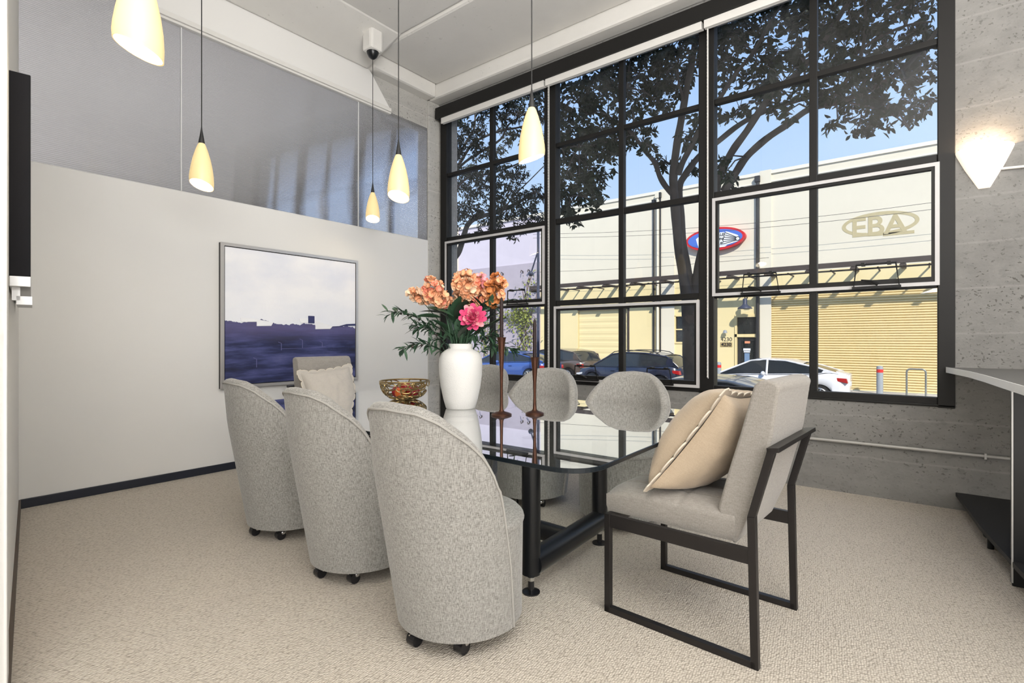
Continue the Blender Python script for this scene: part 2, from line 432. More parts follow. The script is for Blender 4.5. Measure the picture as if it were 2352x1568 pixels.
# rest of the loft behind the camera
struct(Box(-3.2, -3.05, -5.2, 11, 0, 9.6).build('wall_rear', MAT['wall'], smooth=False))
struct(Box(-3.2, 5.05, -5.35, -5.2, 0, 9.6).build('wall_front', MAT['wall'], smooth=False))
struct(Box(-3.2, 5.05, 10.9, 11.05, 0, 9.6).build('wall_far', MAT['wall'], smooth=False))
# ceiling slab, coffers and beams
b = MB()
b.box(-3.2, 3.61, -5.2, 4.74, 4.385, 4.9)
b.box(3.61, 4.563, -5.2, 4.80, 4.365, 4.9)
b.box(4.563, XW + .01, -5.2, 4.95, 4.21, 4.9)
b.box(3.61, 4.57, 4.80, 5.1, 4.21, 4.9)
b.box(-3.2, 3.61, 4.90, 5.1, 4.20, 4.9); b.prism([(4.905, 4.20), (4.905, 4.5), (4.30, 4.5), (4.30, 4.384)], -3.2, 3.61, 'x')
b.box(3.28, 3.44, 4.40, 4.56, 4.15, 4.5)
b.box(-3.2, XW, 5.1, 10.9, 4.35, 4.9)
struct(b.build('ceiling', MAT['ceil'], smooth=False, bevel=.03))
b = MB(); b.prism([(-3.2, 3.885), (-3.2, 4.25), (3.62, 4.25), (3.93, 3.885)], 4.905, 5.03, 'y')
struct(b.build('ceiling_beam', MAT['wall'], smooth=False, bevel=.01))
b = MB(); b.box(.7, 3.94, 4.895, 5.0, 3.845, 3.885); b.box(.7, 3.95, 4.915, 4.965, 3.825, 3.85)
struct(b.build('trim_2', MAT['shade_w'], smooth=False, bevel=.004))
b = MB()
b.prism([(3.60, 4.22), (4.57, 4.22), (4.57, 3.82), (3.95, 3.82), (3.95, 3.88), (3.80, 4.06)], 4.955, 5.10, 'y')
b.box(4.57, 4.75, 4.93, 5.1, 3.8, 4.22)
struct(b.build('wall_upper', MAT['concrete_lt'], smooth=False, bevel=.012))
struct(Box(-3.2, 5.05, -5.35, 11.05, 9.45, 9.6).build('roof', MAT['wall'], smooth=False))  # unseen roof; walls up to here made tall to shade the near street
# translucent fluted sheets above the partition
pt = thing('translucent_partition', 'grey fluted translucent sheets above the white partition wall', 'partition', (2.6, YW, 2.44), kind='structure')
for k, (a0, a1) in enumerate(((.70, 1.747), (1.751, 3.517), (3.521, 4.552))):
    Box(a0, a1, YW + .01, YW + .02, 2.44, 3.86).build('fluted_panel', MAT['poly'], pt, origin=(2.6, YW, 2.44), smooth=False)
for xx in (1.749, 3.519):
    Box(xx - .004, xx + .004, YW + .002, YW + .022, 2.44, 3.83).build('joint_strip', MAT['polyseam'], pt, origin=(2.6, YW, 2.44), smooth=False)

# ------------------------------------------------------------------ windows
def window(n, y0, y1, ym, sash, full=True):
    """y0..y1 glass opening, ym the middle bar, sash the row that opens"""
    w = thing('window_%d' % n, None, None, (XW, (y0 + y1) / 2, .712), kind='structure'); og = w.location.copy()
    zs = [(.712, .770), (1.545, 1.600), (2.430, 2.485), (3.262, 3.306)]
    f = MB()
    for z0, z1 in zs: f.box(XW - .005 if z0 < .72 else XW, XW + .06, y0, y1, z0, z1)
    f.box(XW, XW + .06, y0, y1, 4.00, 4.12)
    f.box(XW - .003, XW + .055, ym - .028, ym + .028, .716, 4.11)
    f.build('window_frame', MAT['black'], w, origin=og, smooth=False, bevel=.004)
    g = MB()
    rows = [.770, 1.545, 1.600, 2.430, 2.485, 3.262, 3.306, 4.0]
    for k in range(4):
        g = MB()
        for (a, c) in ((y0, ym - .028), (ym + .028, y1)): g.box(XW + .03, XW + .036, a, c, rows[2 * k], rows[2 * k + 1])
        g.build('window_pane', MAT['wglass'], w, origin=og, smooth=False)
    if sash:
        z0, z1 = sash; a, c = y0 - .012, y1 + .012; T = .026
        s_ = MB()
        for q in ((a, c, z1 - T, z1), (a, c, z0, z0 + T), (a, a + T, z0 + T, z1 - T), (c - T, c, z0 + T, z1 - T)):
            s_.box(XW - .028, XW - .004, *q)
        so = s_.build('opening_sash', MAT['sash'], w, origin=og, smooth=False)
        d = MB(); a += T; c -= T; z0 += T; z1 -= T; T = .028
        for q in ((a, c, z1 - T * .7, z1), (a, c, z0, z0 + T * 1.3), (a, a + T * .7, z0 + T * 1.3, z1 - T * .7), (c - T * .7, c, z0 + T * 1.3, z1 - T * .7)):
            d.box(XW - .02, XW + .03, *q)
        d.build('inner_frame', MAT['black'], so, smooth=False, origin=og)
    return w, og
def latch(w, og, ya, yb, z0, z1):
    b = MB(); x = XW - .055
    b.tube([(x, ya, z0), (x - .02, ya + .02, z1), (x - .02, yb - .02, z1), (x, yb, z0)], .008, 6, closed=True)
    b.box(x - .012, x + .012, ya - .01, yb + .01, z0 - .006, z0 + .010)
    for yy in (ya + .06, yb - .06): b.box(x - .03, x + .03, yy - .012, yy + .012, z1 - .008, z1 + .014)
    ym = (ya + yb) / 2
    b.tube([(x, ym - .01, z0 + .02), (x - .02, ym + .03, z0 + .045), (x - .03, ym + .09, z0 + .055)], [.012, .009, .006], 6)
    b.build('window_latch', MAT['black'], w, origin=og)
w1, o1 = window(1, 3.28, 4.80, 4.05, (1.568, 2.428)); latch(w1, o1, 3.48, 3.76, 1.575, 1.735)
w2, o2 = window(2, 1.591, 3.13, 2.358, (.742, 1.535)); latch(w2, o2, 2.59, 2.865, .760, .905); latch(w2, o2, 1.816, 2.07, .760, .905)
w3, o3 = window(3, -.08, 1.453, .687, (1.560, 2.424)); latch(w3, o3, .922, 1.208, 1.565, 1.725); latch(w3, o3, .134, .412, 1.565, 1.735)
window(4, 5.20, 6.70, 5.95, None); window(5, 6.85, 8.35, 7.6, None); window(6, 8.5, 10.0, 9.25, None)
b = MB()
for (a, c) in ((4.80, 4.907), (3.13, 3.28), (1.453, 1.591), (-.176, -.08), (5.12, 5.20), (6.70, 6.85), (8.35, 8.5), (10.0, 10.06)):
    b.box(XW - .012, XW + .09, a, c, .700, 4.12)
b.box(XW - .012, XW + .06, -.176, 4.907, .705, .722)
struct(b.build('trim_3', MAT['black'], smooth=False, bevel=.005))
b = Box(4.615, XW, -1.2 + 1.03, 4.876, 3.976, 4.115); struct(b.build('trim_4', MAT['black'], smooth=False, bevel=.004))
for n, (a, c, lab) in enumerate(((3.215, 4.79, 'rolled up white shade over the window nearest the painting wall'),
                                 (1.53, 3.195, 'rolled up white shade over the middle window'),
                                 (-.15, 1.51, 'rolled up white shade over the window beside the wall sconce'))):
    t_ = thing('roller_shade', lab, 'roller shade', (4.68, (a + c) / 2, 3.94), group='roller shades under the black valance')
    og = t_.location
    r = MB(); r.tube([(4.675, a, 3.945), (4.675, c, 3.945)], .036, 20); r.build('roll', MAT['shade_w'], t_, origin=og)
    Box(4.635, 4.65, a, c, 3.905, 3.975).build('fascia', MAT['shade_w'], t_, origin=og, smooth=False, bevel=.003)
    if n < 2:
        yc = (3.172, 1.487)[n]; z1 = (.87, .85)[n]
        ch = MB(); ch.tube([(4.662, yc, 3.93), (4.662, yc, z1), (4.672, yc - .004, z1 - .012), (4.682, yc, z1), (4.682, yc, 3.93)], .0032, 6)
        k = 0
        while z1 + k * .03 < 3.9: ch.sphere((4.662, yc, z1 + k * .03), .0052, 4); k += 1
        ch.build('bead_chain', MAT['whitecable'], t_, origin=og)

# ================================================================== FURNITURE
ZM = [(0, .95), (24, .94), (38, .91), (48, .87), (57, .835), (67, .78), (75, .71), (80, .63), (83, .55), (90, .32), (94, .07)]
def zmax(d):
    d = abs(d)
    for (a, za), (c, zc) in zip(ZM, ZM[1:]):
        if d <= c:
            u = (d - a) / (c - a); return za + (zc - za) * u
    return .07
def zsm(d): return (zmax(d - 2) + zmax(d) * 2 + zmax(d + 2)) / 4 if abs(d) < 82 else zmax(d)
def barrel(label, group):
    # local frame: the sitter looks along +X, back towards -X
    t_ = thing('barrel_chair', label, 'chair', group=group)
    def S(ph, z, off=0.0):
        u = (z - .07) / .875; u = u if u < .7 else .7 + (u - .7) * .5; rr = .255 + .065 * u + off; return (-.09 * u - rr * math.cos(ph), -rr * math.sin(ph), z)
    d = MB()
    def base(u, v):
        z = .07 + .385 * v; return S(2 * math.pi * u, z, -.006)
    d.grid(base, 64, 8, closed_u=True)
    d.add([S(2 * math.pi * j / 64, .07, -.006) for j in range(64)], [tuple(range(63, -1, -1))])
    d.add([S(2 * math.pi * j / 64, .455, -.006) for j in range(64)], [tuple(range(64))])
    d.build('base', MAT['heather'], t_)
    c = MB(); prof = []
    rings = [(1.0, .452), (1.012, .462), (1.0, .474), (.95, .489), (.8, .505), (.5, .516), (.2, .520), (.001, .521)]
    vs = []; n = 56
    for k, z in rings:
        for j in range(n):
            p = S(2 * math.pi * j / n, .455, -.004); vs.append((-.0396 + (p[0] + .0396) * k, p[1] * k, z))
    fs = [(i * n + j, i * n + (j + 1) % n, (i + 1) * n + (j + 1) % n, (i + 1) * n + j) for i in range(len(rings) - 1) for j in range(n)]
    c.add(vs, fs); c.build('seat', MAT['heather'], t_, angle=60)
    degs = list(range(-78, 79, 3)); degs = [-94, -92, -90, -88, -86, -84, -82, -80] + degs + [80, 82, 84, 86, 88, 90, 92, 94]
    sh = MB(); cols = []
    for dg in degs:
        ph = R(dg); zm = zsm(dg) - (.020 if abs(dg) < 80 else 0); th = .058 if abs(dg) < 80 else .058 - (abs(dg) - 80) / 14 * .046
        zl = min(.45, zm - .004); pr = []
        for k in range(13): z = .07 + (zm - .07) * k / 12; pr.append(S(ph, z, .004))
        for k in range(1, 6):
            a = math.pi * k / 6; zz = zm + .026 * math.sin(a) * min(1, th / .058); off = .004 - th * (1 - math.cos(a)) / 2
            p = S(ph, min(zm, .97), off); pr.append((p[0], p[1], zz))
        for k in range(9): z = zm + (zl - zm) * k / 8; pr.append(S(ph, z, .004 - th))
        cols.append(pr)
    m_ = len(cols[0])
    sh.add([p for pr in cols for p in pr], [(i * m_ + j, (i + 1) * m_ + j, (i + 1) * m_ + j + 1, i * m_ + j + 1) for i in range(len(cols) - 1) for j in range(m_ - 1)])
    sh.build('backrest', MAT['heather'], t_, angle=70)
    pp = MB()
    pts = []
    for dg in degs:
        p = S(R(dg), zsm(dg) - (.020 if abs(dg) < 80 else 0), .006); pts.append((p[0], p[1], p[2] + .002))
    pp.tube(pts, .0048, 6); pp.build('piping', MAT['piping'], t_)
    bot = S(0, .07)
    for (cx, cy) in ((-.205, .042), (-.130, -.136), (.205, -.042), (.130, .136)):
        k = MB(); k.tube([(cx, cy, .075), (cx, cy, .045)], .009, 8)
        k.sphere((cx, cy, .040), .024, 8, sq=(1, 1, .8)); k.tube([(cx - .04, cy, .05), (cx, cy, .052)], .003, 6)
        ko = k.build('caster', MAT['chrome'], t_)
        q = MB(); q.tube([(cx - .012, cy - .02, .026), (cx - .012, cy + .02, .026)], .026, 14); q.build('wheel', MAT['rubber'], ko)
    return t_
G = 'light grey barrel chairs around the glass table'
B0 = barrel('heathered grey barrel chair on casters, nearest to the camera', G)
B0.location = (1.57, 1.50, 0)
dup(B0, (1.665, 2.30, 0), R(-3), 'middle grey barrel chair in the near row, its back to the camera')
dup(B0, (1.73, 3.11, 0), R(-4), 'grey barrel chair of the near row standing farthest off, before the painting')
dup(B0, (3.09, 1.55, 0), R(190), 'grey barrel chair across the table, next to the chair with the beige cushion')
dup(B0, (3.12, 2.27, 0), R(190), 'middle grey barrel chair on the window side, behind the candlesticks')
dup(B0, (3.22, 3.02, 0), R(186), 'grey barrel chair on the window side half hidden by the white vase')

def side_chair(label):
    t_ = thing('side_chair', label, 'chair', group='upholstered side chairs at the table ends')
    hw = .248
    s_ = MB(); N = 26
    # seat cushion with stitched grid
    def top(x, y):
        e = 0
        for gx in (-.13, 0, .13): e += .010 * math.exp(-((x - gx) / .010) ** 2)
        for gy in (-.02, .12): e += .008 * math.exp(-((y - gy) / .010) ** 2)
        ex = 1 - (abs(x) / hw) ** 6; ey = 1 - (max(0, (y - .06)) / .245) ** 6
        return .548 - e - .028 * (1 - max(0, ex)) - .03 * (1 - max(0, ey))
    nx, ny = 60, 50; y0, y1 = -.24, .303
    vs = []; 
    for j in range(ny + 1):
        for i in range(nx + 1):
            x = -hw + 2 * hw * i / nx; y = y0 + (y1 - y0) * j / ny; vs.append((x, y, top(x, y)))
    fs = [(j * (nx + 1) + i, j * (nx + 1) + i + 1, (j + 1) * (nx + 1) + i + 1, (j + 1) * (nx + 1) + i) for j in range(ny) for i in range(nx)]
    s_.add(vs, fs)
    ring = [(i, 0) for i in range(nx + 1)] + [(nx, j) for j in range(1, ny + 1)] + [(i, ny) for i in range(nx - 1, -1, -1)] + [(0, j) for j in range(ny - 1, 0, -1)]
    rv = []
    for lv, (z, k) in enumerate(((None, 1), (.50, 1.012), (.45, 1.010), (.425, .985))):
        for (i, j) in ring:
            x = -hw + 2 * hw * i / nx; y = y0 + (y1 - y0) * j / ny
            zz = top(x, y) if z is None else z
            rv.append((x * k, (y - .03) * k + .03, zz))
    n = len(ring); fs = [(l * n + i, l * n + (i + 1) % n, (l + 1) * n + (i + 1) % n, (l + 1) * n + i)[::-1] for l in range(3) for i in range(n)]
    fs.append(tuple(3 * n + i for i in range(n)))
    s_.add(rv, fs); s_.build('seat', MAT['heather2'], t_, angle=50, weld=True)
    bk = MB()
    # backrest: profile leaning backwards, rounded top, thick pad
    def bp(u, v):
        a = 2 * math.pi * u
        return None
    prof = [(-.24, .413), (-.192, .46), (-.178, .54), (-.215, .68), (-.262, .84), (-.300, .985), (-.308, 1.012), (-.330, 1.030), (-.358, 1.033), (-.384, 1.026), (-.396, 1.008), (-.391, .985), (-.368, .82), (-.30, .56)]
    bk.prism(prof, -hw + .002, hw - .002, 'x')
    bk.build('backrest', MAT['heather2'], t_, bevel=.022, seg=4, angle=50)
    cr = MB()
    for zz in (.62, .74, .86, .97):
        yy = -.178 - (zz - .54) * .292 - .002
        cr.tube([(-hw + .02, yy, zz), (hw - .02, yy, zz)], .0035, 6)
    cr.build('seam', MAT['heather2'], t_)
    for sx in (-1, 1):
        f = MB(); x0 = sx * .275 - .0135; x1 = sx * .275 + .0135
        f.box(x0, x1, .268, .294, 0, .425)                       # front leg
        f.box(x0, x1, -.325, .294, 0, .026)                      # floor runner
        f.prism([(-.336, 0), (-.309, 0), (-.297, .54), (-.325, .545)], x0, x1, 'x')
        f.prism([(-.297, .54), (-.325, .545), (-.392, .79), (-.365, .792)], x0, x1, 'x')
        f.build('side_frame', MAT['frame'], t_, smooth=False, bevel=.0015)
        q = Box(sx * .275 - .012, sx * .275 + .012, -.32, .29, .370, .424)
        q.build('seat_rail', MAT['frame'], t_, smooth=False, bevel=.0015)
    q = MB(); q.prism([(-.404, .786), (-.402, .802), (-.362, .797), (-.364, .781)], -.2885, .2885, 'x')
    q.build('back_bar', MAT['frame'], t_, smooth=False, bevel=.001)
    q = Box(-.275, .275, .27, .292, .370, .424); q.build('front_rail', MAT['frame'], t_, smooth=False)
    return t_
C1 = side_chair('grey upholstered chair with dark metal frame and beige cushion, right foreground')
C1.location = (2.305, .78, 0); C1.rotation_euler = (0, 0, R(-3))
C2 = dup(C1, (2.50, 3.70, 0), R(177), 'grey upholstered chair at the far table end, in front of the painting')

def pillow(label, mat, w=.50, h=.50, th=.115):
    t_ = thing('throw_pillow', label, 'pillow', group='scallop edged throw pillows')
    N = 40
    def P(u, v, sgn):
        x = 2 * u - 1; y = 2 * v - 1
        k = (1 - x ** 2 * .999) * (1 - y ** 2 * .999); k = max(0, k)
        pin = 1 - .085 * (1 - y * y) * abs(x) ** 3; pin2 = 1 - .085 * (1 - x * x) * abs(y) ** 3
        wr = .006 * noise.noise(Vector((x * 3.1, y * 3.1, sgn * 4))) + .004 * noise.noise(Vector((x * 8, y * 7, sgn * 9)))
        return (x * w / 2 * pin, sgn * (th * k ** .42 + wr * k ** .2), y * h / 2 * pin2)
    b = MB()
    b.grid(lambda u, v: P(u, v, 1), N, N); b.grid(lambda u, v: P(v, u, -1), N, N)
    b.build('cushion', mat, t_, weld=True, angle=80)
    # scalloped flange
    fl = MB(); ed = []
    def edge(s):
        s = (s % 4); k = int(s); f = s - k
        u, v = [(f, 0), (1, f), (1 - f, 1), (0, 1 - f)][k]
        return Vector(P(u, v, 0)), Vector((2 * u - 1, 0, 2 * v - 1))
    M_ = 4 * 48; inner = []; outer = []
    for i in range(M_):
        s = 4 * i / M_; p, o = edge(s); f = (s - int(s))
        lobe = abs(math.sin(math.pi * 6 * f)); nrm = Vector((o.x if abs(o.x) > .98 else 0, 0, o.z if abs(o.z) > .98 else 0))
        if nrm.length == 0: nrm = o
        nrm.normalize(); d = .006 + .017 * lobe ** .55
        if f < .04 or f > .96: d = .026
        outer.append(p + nrm * d); inner.append(p - nrm * .01)
    vs = []
    for sg in (.003, -.003):
        vs += [(q.x, q.y + sg, q.z) for q in inner] + [(q.x, q.y + sg, q.z) for q in outer]
    n = M_; fs = []
    for i in range(n):
        j = (i + 1) % n
        fs += [(i, j, n + j, n + i), (2 * n + i, 3 * n + i, 3 * n + j, 2 * n + j), (n + i, n + j, 3 * n + j, 3 * n + i)]
    fl.add(vs, fs); fl.build('flange', mat, t_, angle=60)
    st = MB(); st.tube([tuple(q) for q in outer], .0036, 6, closed=True); st.build('scalloped_trim', MAT['trimw'], t_)
    return t_
P1 = pillow('plump beige throw pillow with scalloped edge leaning on the right chair', MAT['pillow'], .50, .50, .15)
P1.location = (2.295, .728, .755); P1.rotation_euler = Euler((R(36), R(4), R(-3)), 'XYZ')
P2 = pillow('smaller grey throw pillow with scalloped edge on the chair before the painting', MAT['pillow_g'], .42, .42, .09)
P2.location = (2.43, 3.78, .735); P2.rotation_euler = Euler((R(-20), R(-5), R(-8)), 'XYZ')

# ---- glass dining table
T = thing('glass_table', 'large clear glass dining table on a black tubular base', 'table', (2.33, 2.33, 0)); og = T.location.copy()
cor = [(1.495, .875), (3.215, .905), (3.400, 3.77), (1.60, 3.70)]
def rounded(cor, r, n=10):
    out = []; k = len(cor)
    for i in range(k):
        p0, p1, p2 = Vector(cor[i - 1]), Vector(cor[i]), Vector(cor[(i + 1) % k])
        a = (p0 - p1).normalized(); c = (p2 - p1).normalized()
        for j in range(n + 1):
            u = j / n; q = p1 + a * r * (1 - u) ** 2 + c * r * u ** 2
            out.append((q.x, q.y))
    return out
oc = rounded(cor, .17, 12)
g = MB(); n = len(oc)
def inset(k): 
    cx = sum(p[0] for p in oc) / n; cy = sum(p[1] for p in oc) / n
    return [(cx + (p[0] - cx) * k, cy + (p[1] - cy) * k) for p in oc]
g.add([(x, y, .740) for x, y in inset(.9975)] + [(x, y, .722) for x, y in inset(.9975)], [tuple(range(n)), tuple(range(2 * n - 1, n - 1, -1))], 0)
oi = inset(.9975); oo = oc
vs = [(x, y, .740) for x, y in oi] + [(x, y, .738) for x, y in oo] + [(x, y, .724) for x, y in oo] + [(x, y, .722) for x, y in oi]
g.add(vs, [(l * n + i, (l + 1) * n + i, (l + 1) * n + (i + 1) % n, l * n + (i + 1) % n) for l in range(3) for i in range(n)], 1)
g.build('glass_top', [MAT['tglass'], MAT['tedge']], T, origin=og, smooth=False)
def tleg(x, y):
    b = MB(); b.tube([(x, y, .090), (x, y, .722)], .044, 24); l = b.build('leg', MAT['tleg'], T, origin=og)
    b = MB(); b.tube([(x, y, .01), (x, y, .095)], .015, 14)
    b.lathe([(.001, 0), (.042, 0), (.042, .006), (.014, .012), (.001, .012)], (x, y, 0), 24); b.build('levelling_foot', MAT['rubber'], l, origin=og)
    b = MB(); b.tube([(x, y, .058), (x, y, .074)], .018, 14); b.build('chrome_collar', MAT['chrome'], l, origin=og)
for (x, y) in ((1.971, 1.437), (2.691, 1.472), (2.05, 3.17), (2.77, 3.20)): tleg(x, y)
for (a, c) in (((1.971, 1.437), (2.691, 1.472)), ((2.05, 3.17), (2.77, 3.20))):
    b = MB(); b.tube([(a[0], a[1], .136), (c[0], c[1], .136)], .058, 24); b.build('cross_tube', MAT['tleg'], T, origin=og)
b = MB(); b.tube([(2.331, 1.455, .14), (2.41, 3.185, .14)], .050, 24); b.build('stretcher', MAT['tleg'], T, origin=og)

# ---- vase
TZ = .740
V = MB(); vz = (2.423, 2.324, TZ)
V.lathe([(.001, 0), (.088, 0), (.094, .006), (.110, .06), (.127, .14), (.137, .22), (.139, .28), (.136, .32), (.122, .352), (.096, .372), (.080, .380), (.076, .388), (.077, .408), (.074, .412), (.068, .408), (.067, .38), (.10, .35), (.12, .28), (.10, .1), (.001, .02)], (0, 0, 0), 64)
vo = V.build('vase', MAT['vase'], angle=60); vo.location = vz; tag(vo, 'tall white textured ceramic vase holding flowers on the glass table', 'vase')

# ---- candlesticks
for (cx, cy, hh, rb, ch, lab, lab2) in ((2.347, 1.924, .452, .060, .245, 'taller bronze candlestick, the left one beside the white vase', 'dark taper candle standing in the taller candlestick'),
                                        (2.495, 1.793, .335, .055, .235, 'shorter bronze candlestick, the right one of the pair', 'dark taper candle standing in the shorter candlestick')):
    b = MB(); b.lathe([(.001, 0), (rb * .97, 0), (rb, .006), (rb * .93, .010), (rb * .6, .017), (.018, .022), (.0115, .032), (.0095, .07), (.0085, hh * .35), (.010, hh * .55), (.0155, hh * .78), (.021, hh * .93), (.025, hh * .985), (.028, hh), (.024, hh), (.012, hh - .012), (.001, hh - .012)], (0, 0, 0), 36)
    o = b.build('candlestick', MAT['bronze'], angle=50); o.location = (cx, cy, TZ); tag(o, lab, 'candlestick', 'bronze candlesticks on the table')
    t_ = thing('taper_candle', lab2, 'candle', (cx, cy, TZ + hh - .012), group='taper candles')
    b = MB(); b.lathe([(.001, 0), (.0105, 0), (.0115, .03), (.0105, ch - .03), (.008, ch - .008), (.001, ch)], (0, 0, 0), 20); b.build('wax', MAT['candle'], t_)
    b = MB(); b.tube([(0, 0, ch - .004), (.002, .001, ch + .01), (-.006, .004, ch + .022)], .0013, 5); b.build('wick', MAT['wick'], t_)

# ---- wire bowl and fruit
bx, by = 2.522, 2.982
t_ = thing('wire_bowl', 'round gold wire bowl of red fruit at the far end of the table', 'bowl', (bx, by, TZ))
def bowlp(a, s, off=0):      # s 0 bottom .. 1 rim
    r = .062 + .116 * math.sin(s * math.pi / 2) ** .85 + off; z = .006 + .130 * (1 - math.cos(s * math.pi / 2)) ** .9
    return (r * math.cos(a), r * math.sin(a), z)
b = MB(); b.tube([bowlp(2 * math.pi * k / 48, 1) for k in range(48)], .0055, 8, closed=True); b.build('rim', MAT['goldwire'], t_)
b = MB(); b.tube([bowlp(2 * math.pi * k / 32, .0) for k in range(32)], .004, 6, closed=True)
rr = random.Random(3)
for k in range(46):
    a0 = rr.uniform(0, 2 * math.pi); s0 = rr.choice([.22, .45, .68, .86]) + rr.uniform(-.06, .06)
    wa = rr.uniform(.14, .30) * (1.3 if s0 > .5 else 1.9); wz = rr.uniform(.10, .2); tilt = rr.uniform(-.6, .6)
    pts = []
    for j in range(18):
        q = 2 * math.pi * j / 18; du = wa * math.cos(q); dz = wz * math.sin(q) + tilt * .25 * du
        pts.append(bowlp(a0 + du, min(.985, max(.02, s0 + dz)), rr.uniform(-.001, .001)))
    b.tube(pts, .0042, 6, closed=True)
for k in range(7):
    a = k * .9; b.tube([(.05 * math.cos(a), .05 * math.sin(a), .005), (-.05 * math.cos(a + .4), -.05 * math.sin(a + .4), .005)], .0032, 6)
b.build('woven_wire', MAT['goldwire'], t_)
red = plain('red_apple_skin', (.35, .018, .025), .25, var=.4, vscale=14); org = plain('orange_red_skin', (.62, .13, .02), .3, var=.3, vscale=14)
stemm = plain('fruit_stem', (.05, .03, .015), .8)
FL = [((-.072, -.035, .058), .040, org, 'orange fruit at the left inside the wire bowl'), ((.005, -.075, .060), .041, red, 'dark red apple at the front of the wire bowl'),
      ((.080, -.010, .058), .041, red, 'dark red apple at the right side of the wire bowl'), ((-.03, .05, .058), .040, red, 'red apple at the back left of the wire bowl'),
      ((.045, .065, .060), .039, org, 'orange red fruit at the back right of the wire bowl'), ((.005, -.002, .095), .036, red, 'small red apple on top of the others in the bowl')]
for (p, r_, m_, lab) in FL:
    f = thing('fruit', lab, 'fruit', (bx + p[0], by + p[1], TZ + p[2] - r_), group='fruit in the wire bowl')
    b = MB(); b.lathe([(.001, .10 * r_), (.5 * r_, .02 * r_), (.85 * r_, .35 * r_), (r_, .9 * r_), (.93 * r_, 1.4 * r_), (.6 * r_, 1.82 * r_), (.25 * r_, 1.86 * r_), (.001, 1.68 * r_)], (0, 0, 0), 24); b.build('skin', m_, f, angle=80)
    b = MB(); b.tube([(0, 0, 1.65 * r_), (.004, 0, 2.1 * r_)], .0013, 5); b.build('stem', stemm, f)

# ---- flowers
RT = Vector((.618, -.786, 0)); FW = Vector((.786, .618, 0)); UP = Vector((0, 0, 1)); VC = Vector((2.423, 2.324, TZ + .40))
def FP(px, py, dep=0):    # position from sideways / upward offsets in cm-like units around the vase mouth
    return VC + RT * px + UP * py + FW * dep
petal_m = []
for nm, c0 in (('peach', (.80, .40, .22)), ('pale_peach', (.84, .58, .40)), ('coral', (.82, .27, .18)), ('rust', (.55, .20, .06)), ('pink', (.68, .07, .20)), ('blush', (.84, .34, .38))):
    m, t, bs = newmat(nm + '_petal'); bs.inputs['Roughness'].default_value = .7
    nn = ntex(t, tcoord(t), 60, 3)
    t.links.new(mixc(t, nn, [x * .75 for x in c0], [min(1, x * 1.25) for x in c0]), bs.inputs['Base Color'])
    bs.inputs['Subsurface Weight'].default_value = .0
    petal_m.append(m)
leafm = [plain('olive_leaf', (.035, .085, .045), .5, var=.5, vscale=30), plain('dark_leaf', (.030, .045, .028), .55, var=.4, vscale=20), plain('stem_green', (.03, .06, .035), .6)]
def petal(b, c, d, up, L, Wd, cupp, mi, rr):
    d = d.normalized(); s = d.cross(up)
    if s.length < 1e-4: s = d.orthogonal()
    s.normalize(); nrm = s.cross(d).normalized(); vs = []
    for i, (u, w) in enumerate(((0, .15), (.35, .8), (.7, 1), (.93, .62))):
        for k in (-1, 0, 1):
            vs.append(c + d * L * u + s * Wd * w * k * .5 + nrm * (cupp * L * (u * u) + abs(k) * cupp * Wd * .5))
    vs.append(c + d * L * 1.02 + nrm * cupp * L)
    fs = [(r * 3 + k, r * 3 + k + 1, (r + 1) * 3 + k + 1, (r + 1) * 3 + k) for r in range(3) for k in (0, 1)] + [(9, 10, 12), (10, 11, 12)]
    b.add(vs, fs, mi)
def leaf(b, base, d, L, Wd, rr, mi=0, curl=.2):
    d = d.normalized(); s = d.cross(Vector((rr.uniform(-.4, .4), rr.uniform(-.4, .4), 1)))
    if s.length < 1e-3: s = d.orthogonal()
    s.normalize(); nrm = s.cross(d); vs = []
    K = 5
    for i in range(K + 1):
        u = i / K; w = math.sin(math.pi * min(1, u * .97 + .03)) ** .8
        p = base + d * L * u - nrm * L * curl * u * u
        vs += [p + s * Wd * .5 * w + nrm * .1 * Wd * w, p, p - s * Wd * .5 * w + nrm * .1 * Wd * w]
    b.add(vs, [(i * 3 + k, i * 3 + k + 1, (i + 1) * 3 + k + 1, (i + 1) * 3 + k) for i in range(K) for k in (0, 1)], mi)
def curve_pts(a, c, sag, n=10):
    return [a.lerp(c, k / n) + Vector((0, 0, sag * math.sin(math.pi * k / n))) for k in range(n + 1)]
def blossom(lobes, mix, rr, nfl, parent, og, fs=.027):
    b = MB()
    for (c, r) in lobes:
        for k in range(nfl):
            while True:
                q = Vector((rr.uniform(-1, 1), rr.uniform(-1, 1), rr.uniform(-1, 1)))
                if .5 < q.length < 1: break
            nrm = q.normalized(); p = c + q * r; mi = rr.choice(mix)
            a = nrm.orthogonal().normalized(); e2 = nrm.cross(a); ph = rr.uniform(0, 6); op = rr.uniform(.15, .7)
            for j in range(5):
                w = ph + 2 * math.pi * j / 5; d = a * math.cos(w) + e2 * math.sin(w) + nrm * op
                petal(b, p, d, nrm, fs * rr.uniform(.8, 1.25), fs * 1.0, rr.uniform(.1, .4), mi, rr)
    return b.build('blossom', petal_m, parent, origin=og, angle=80)
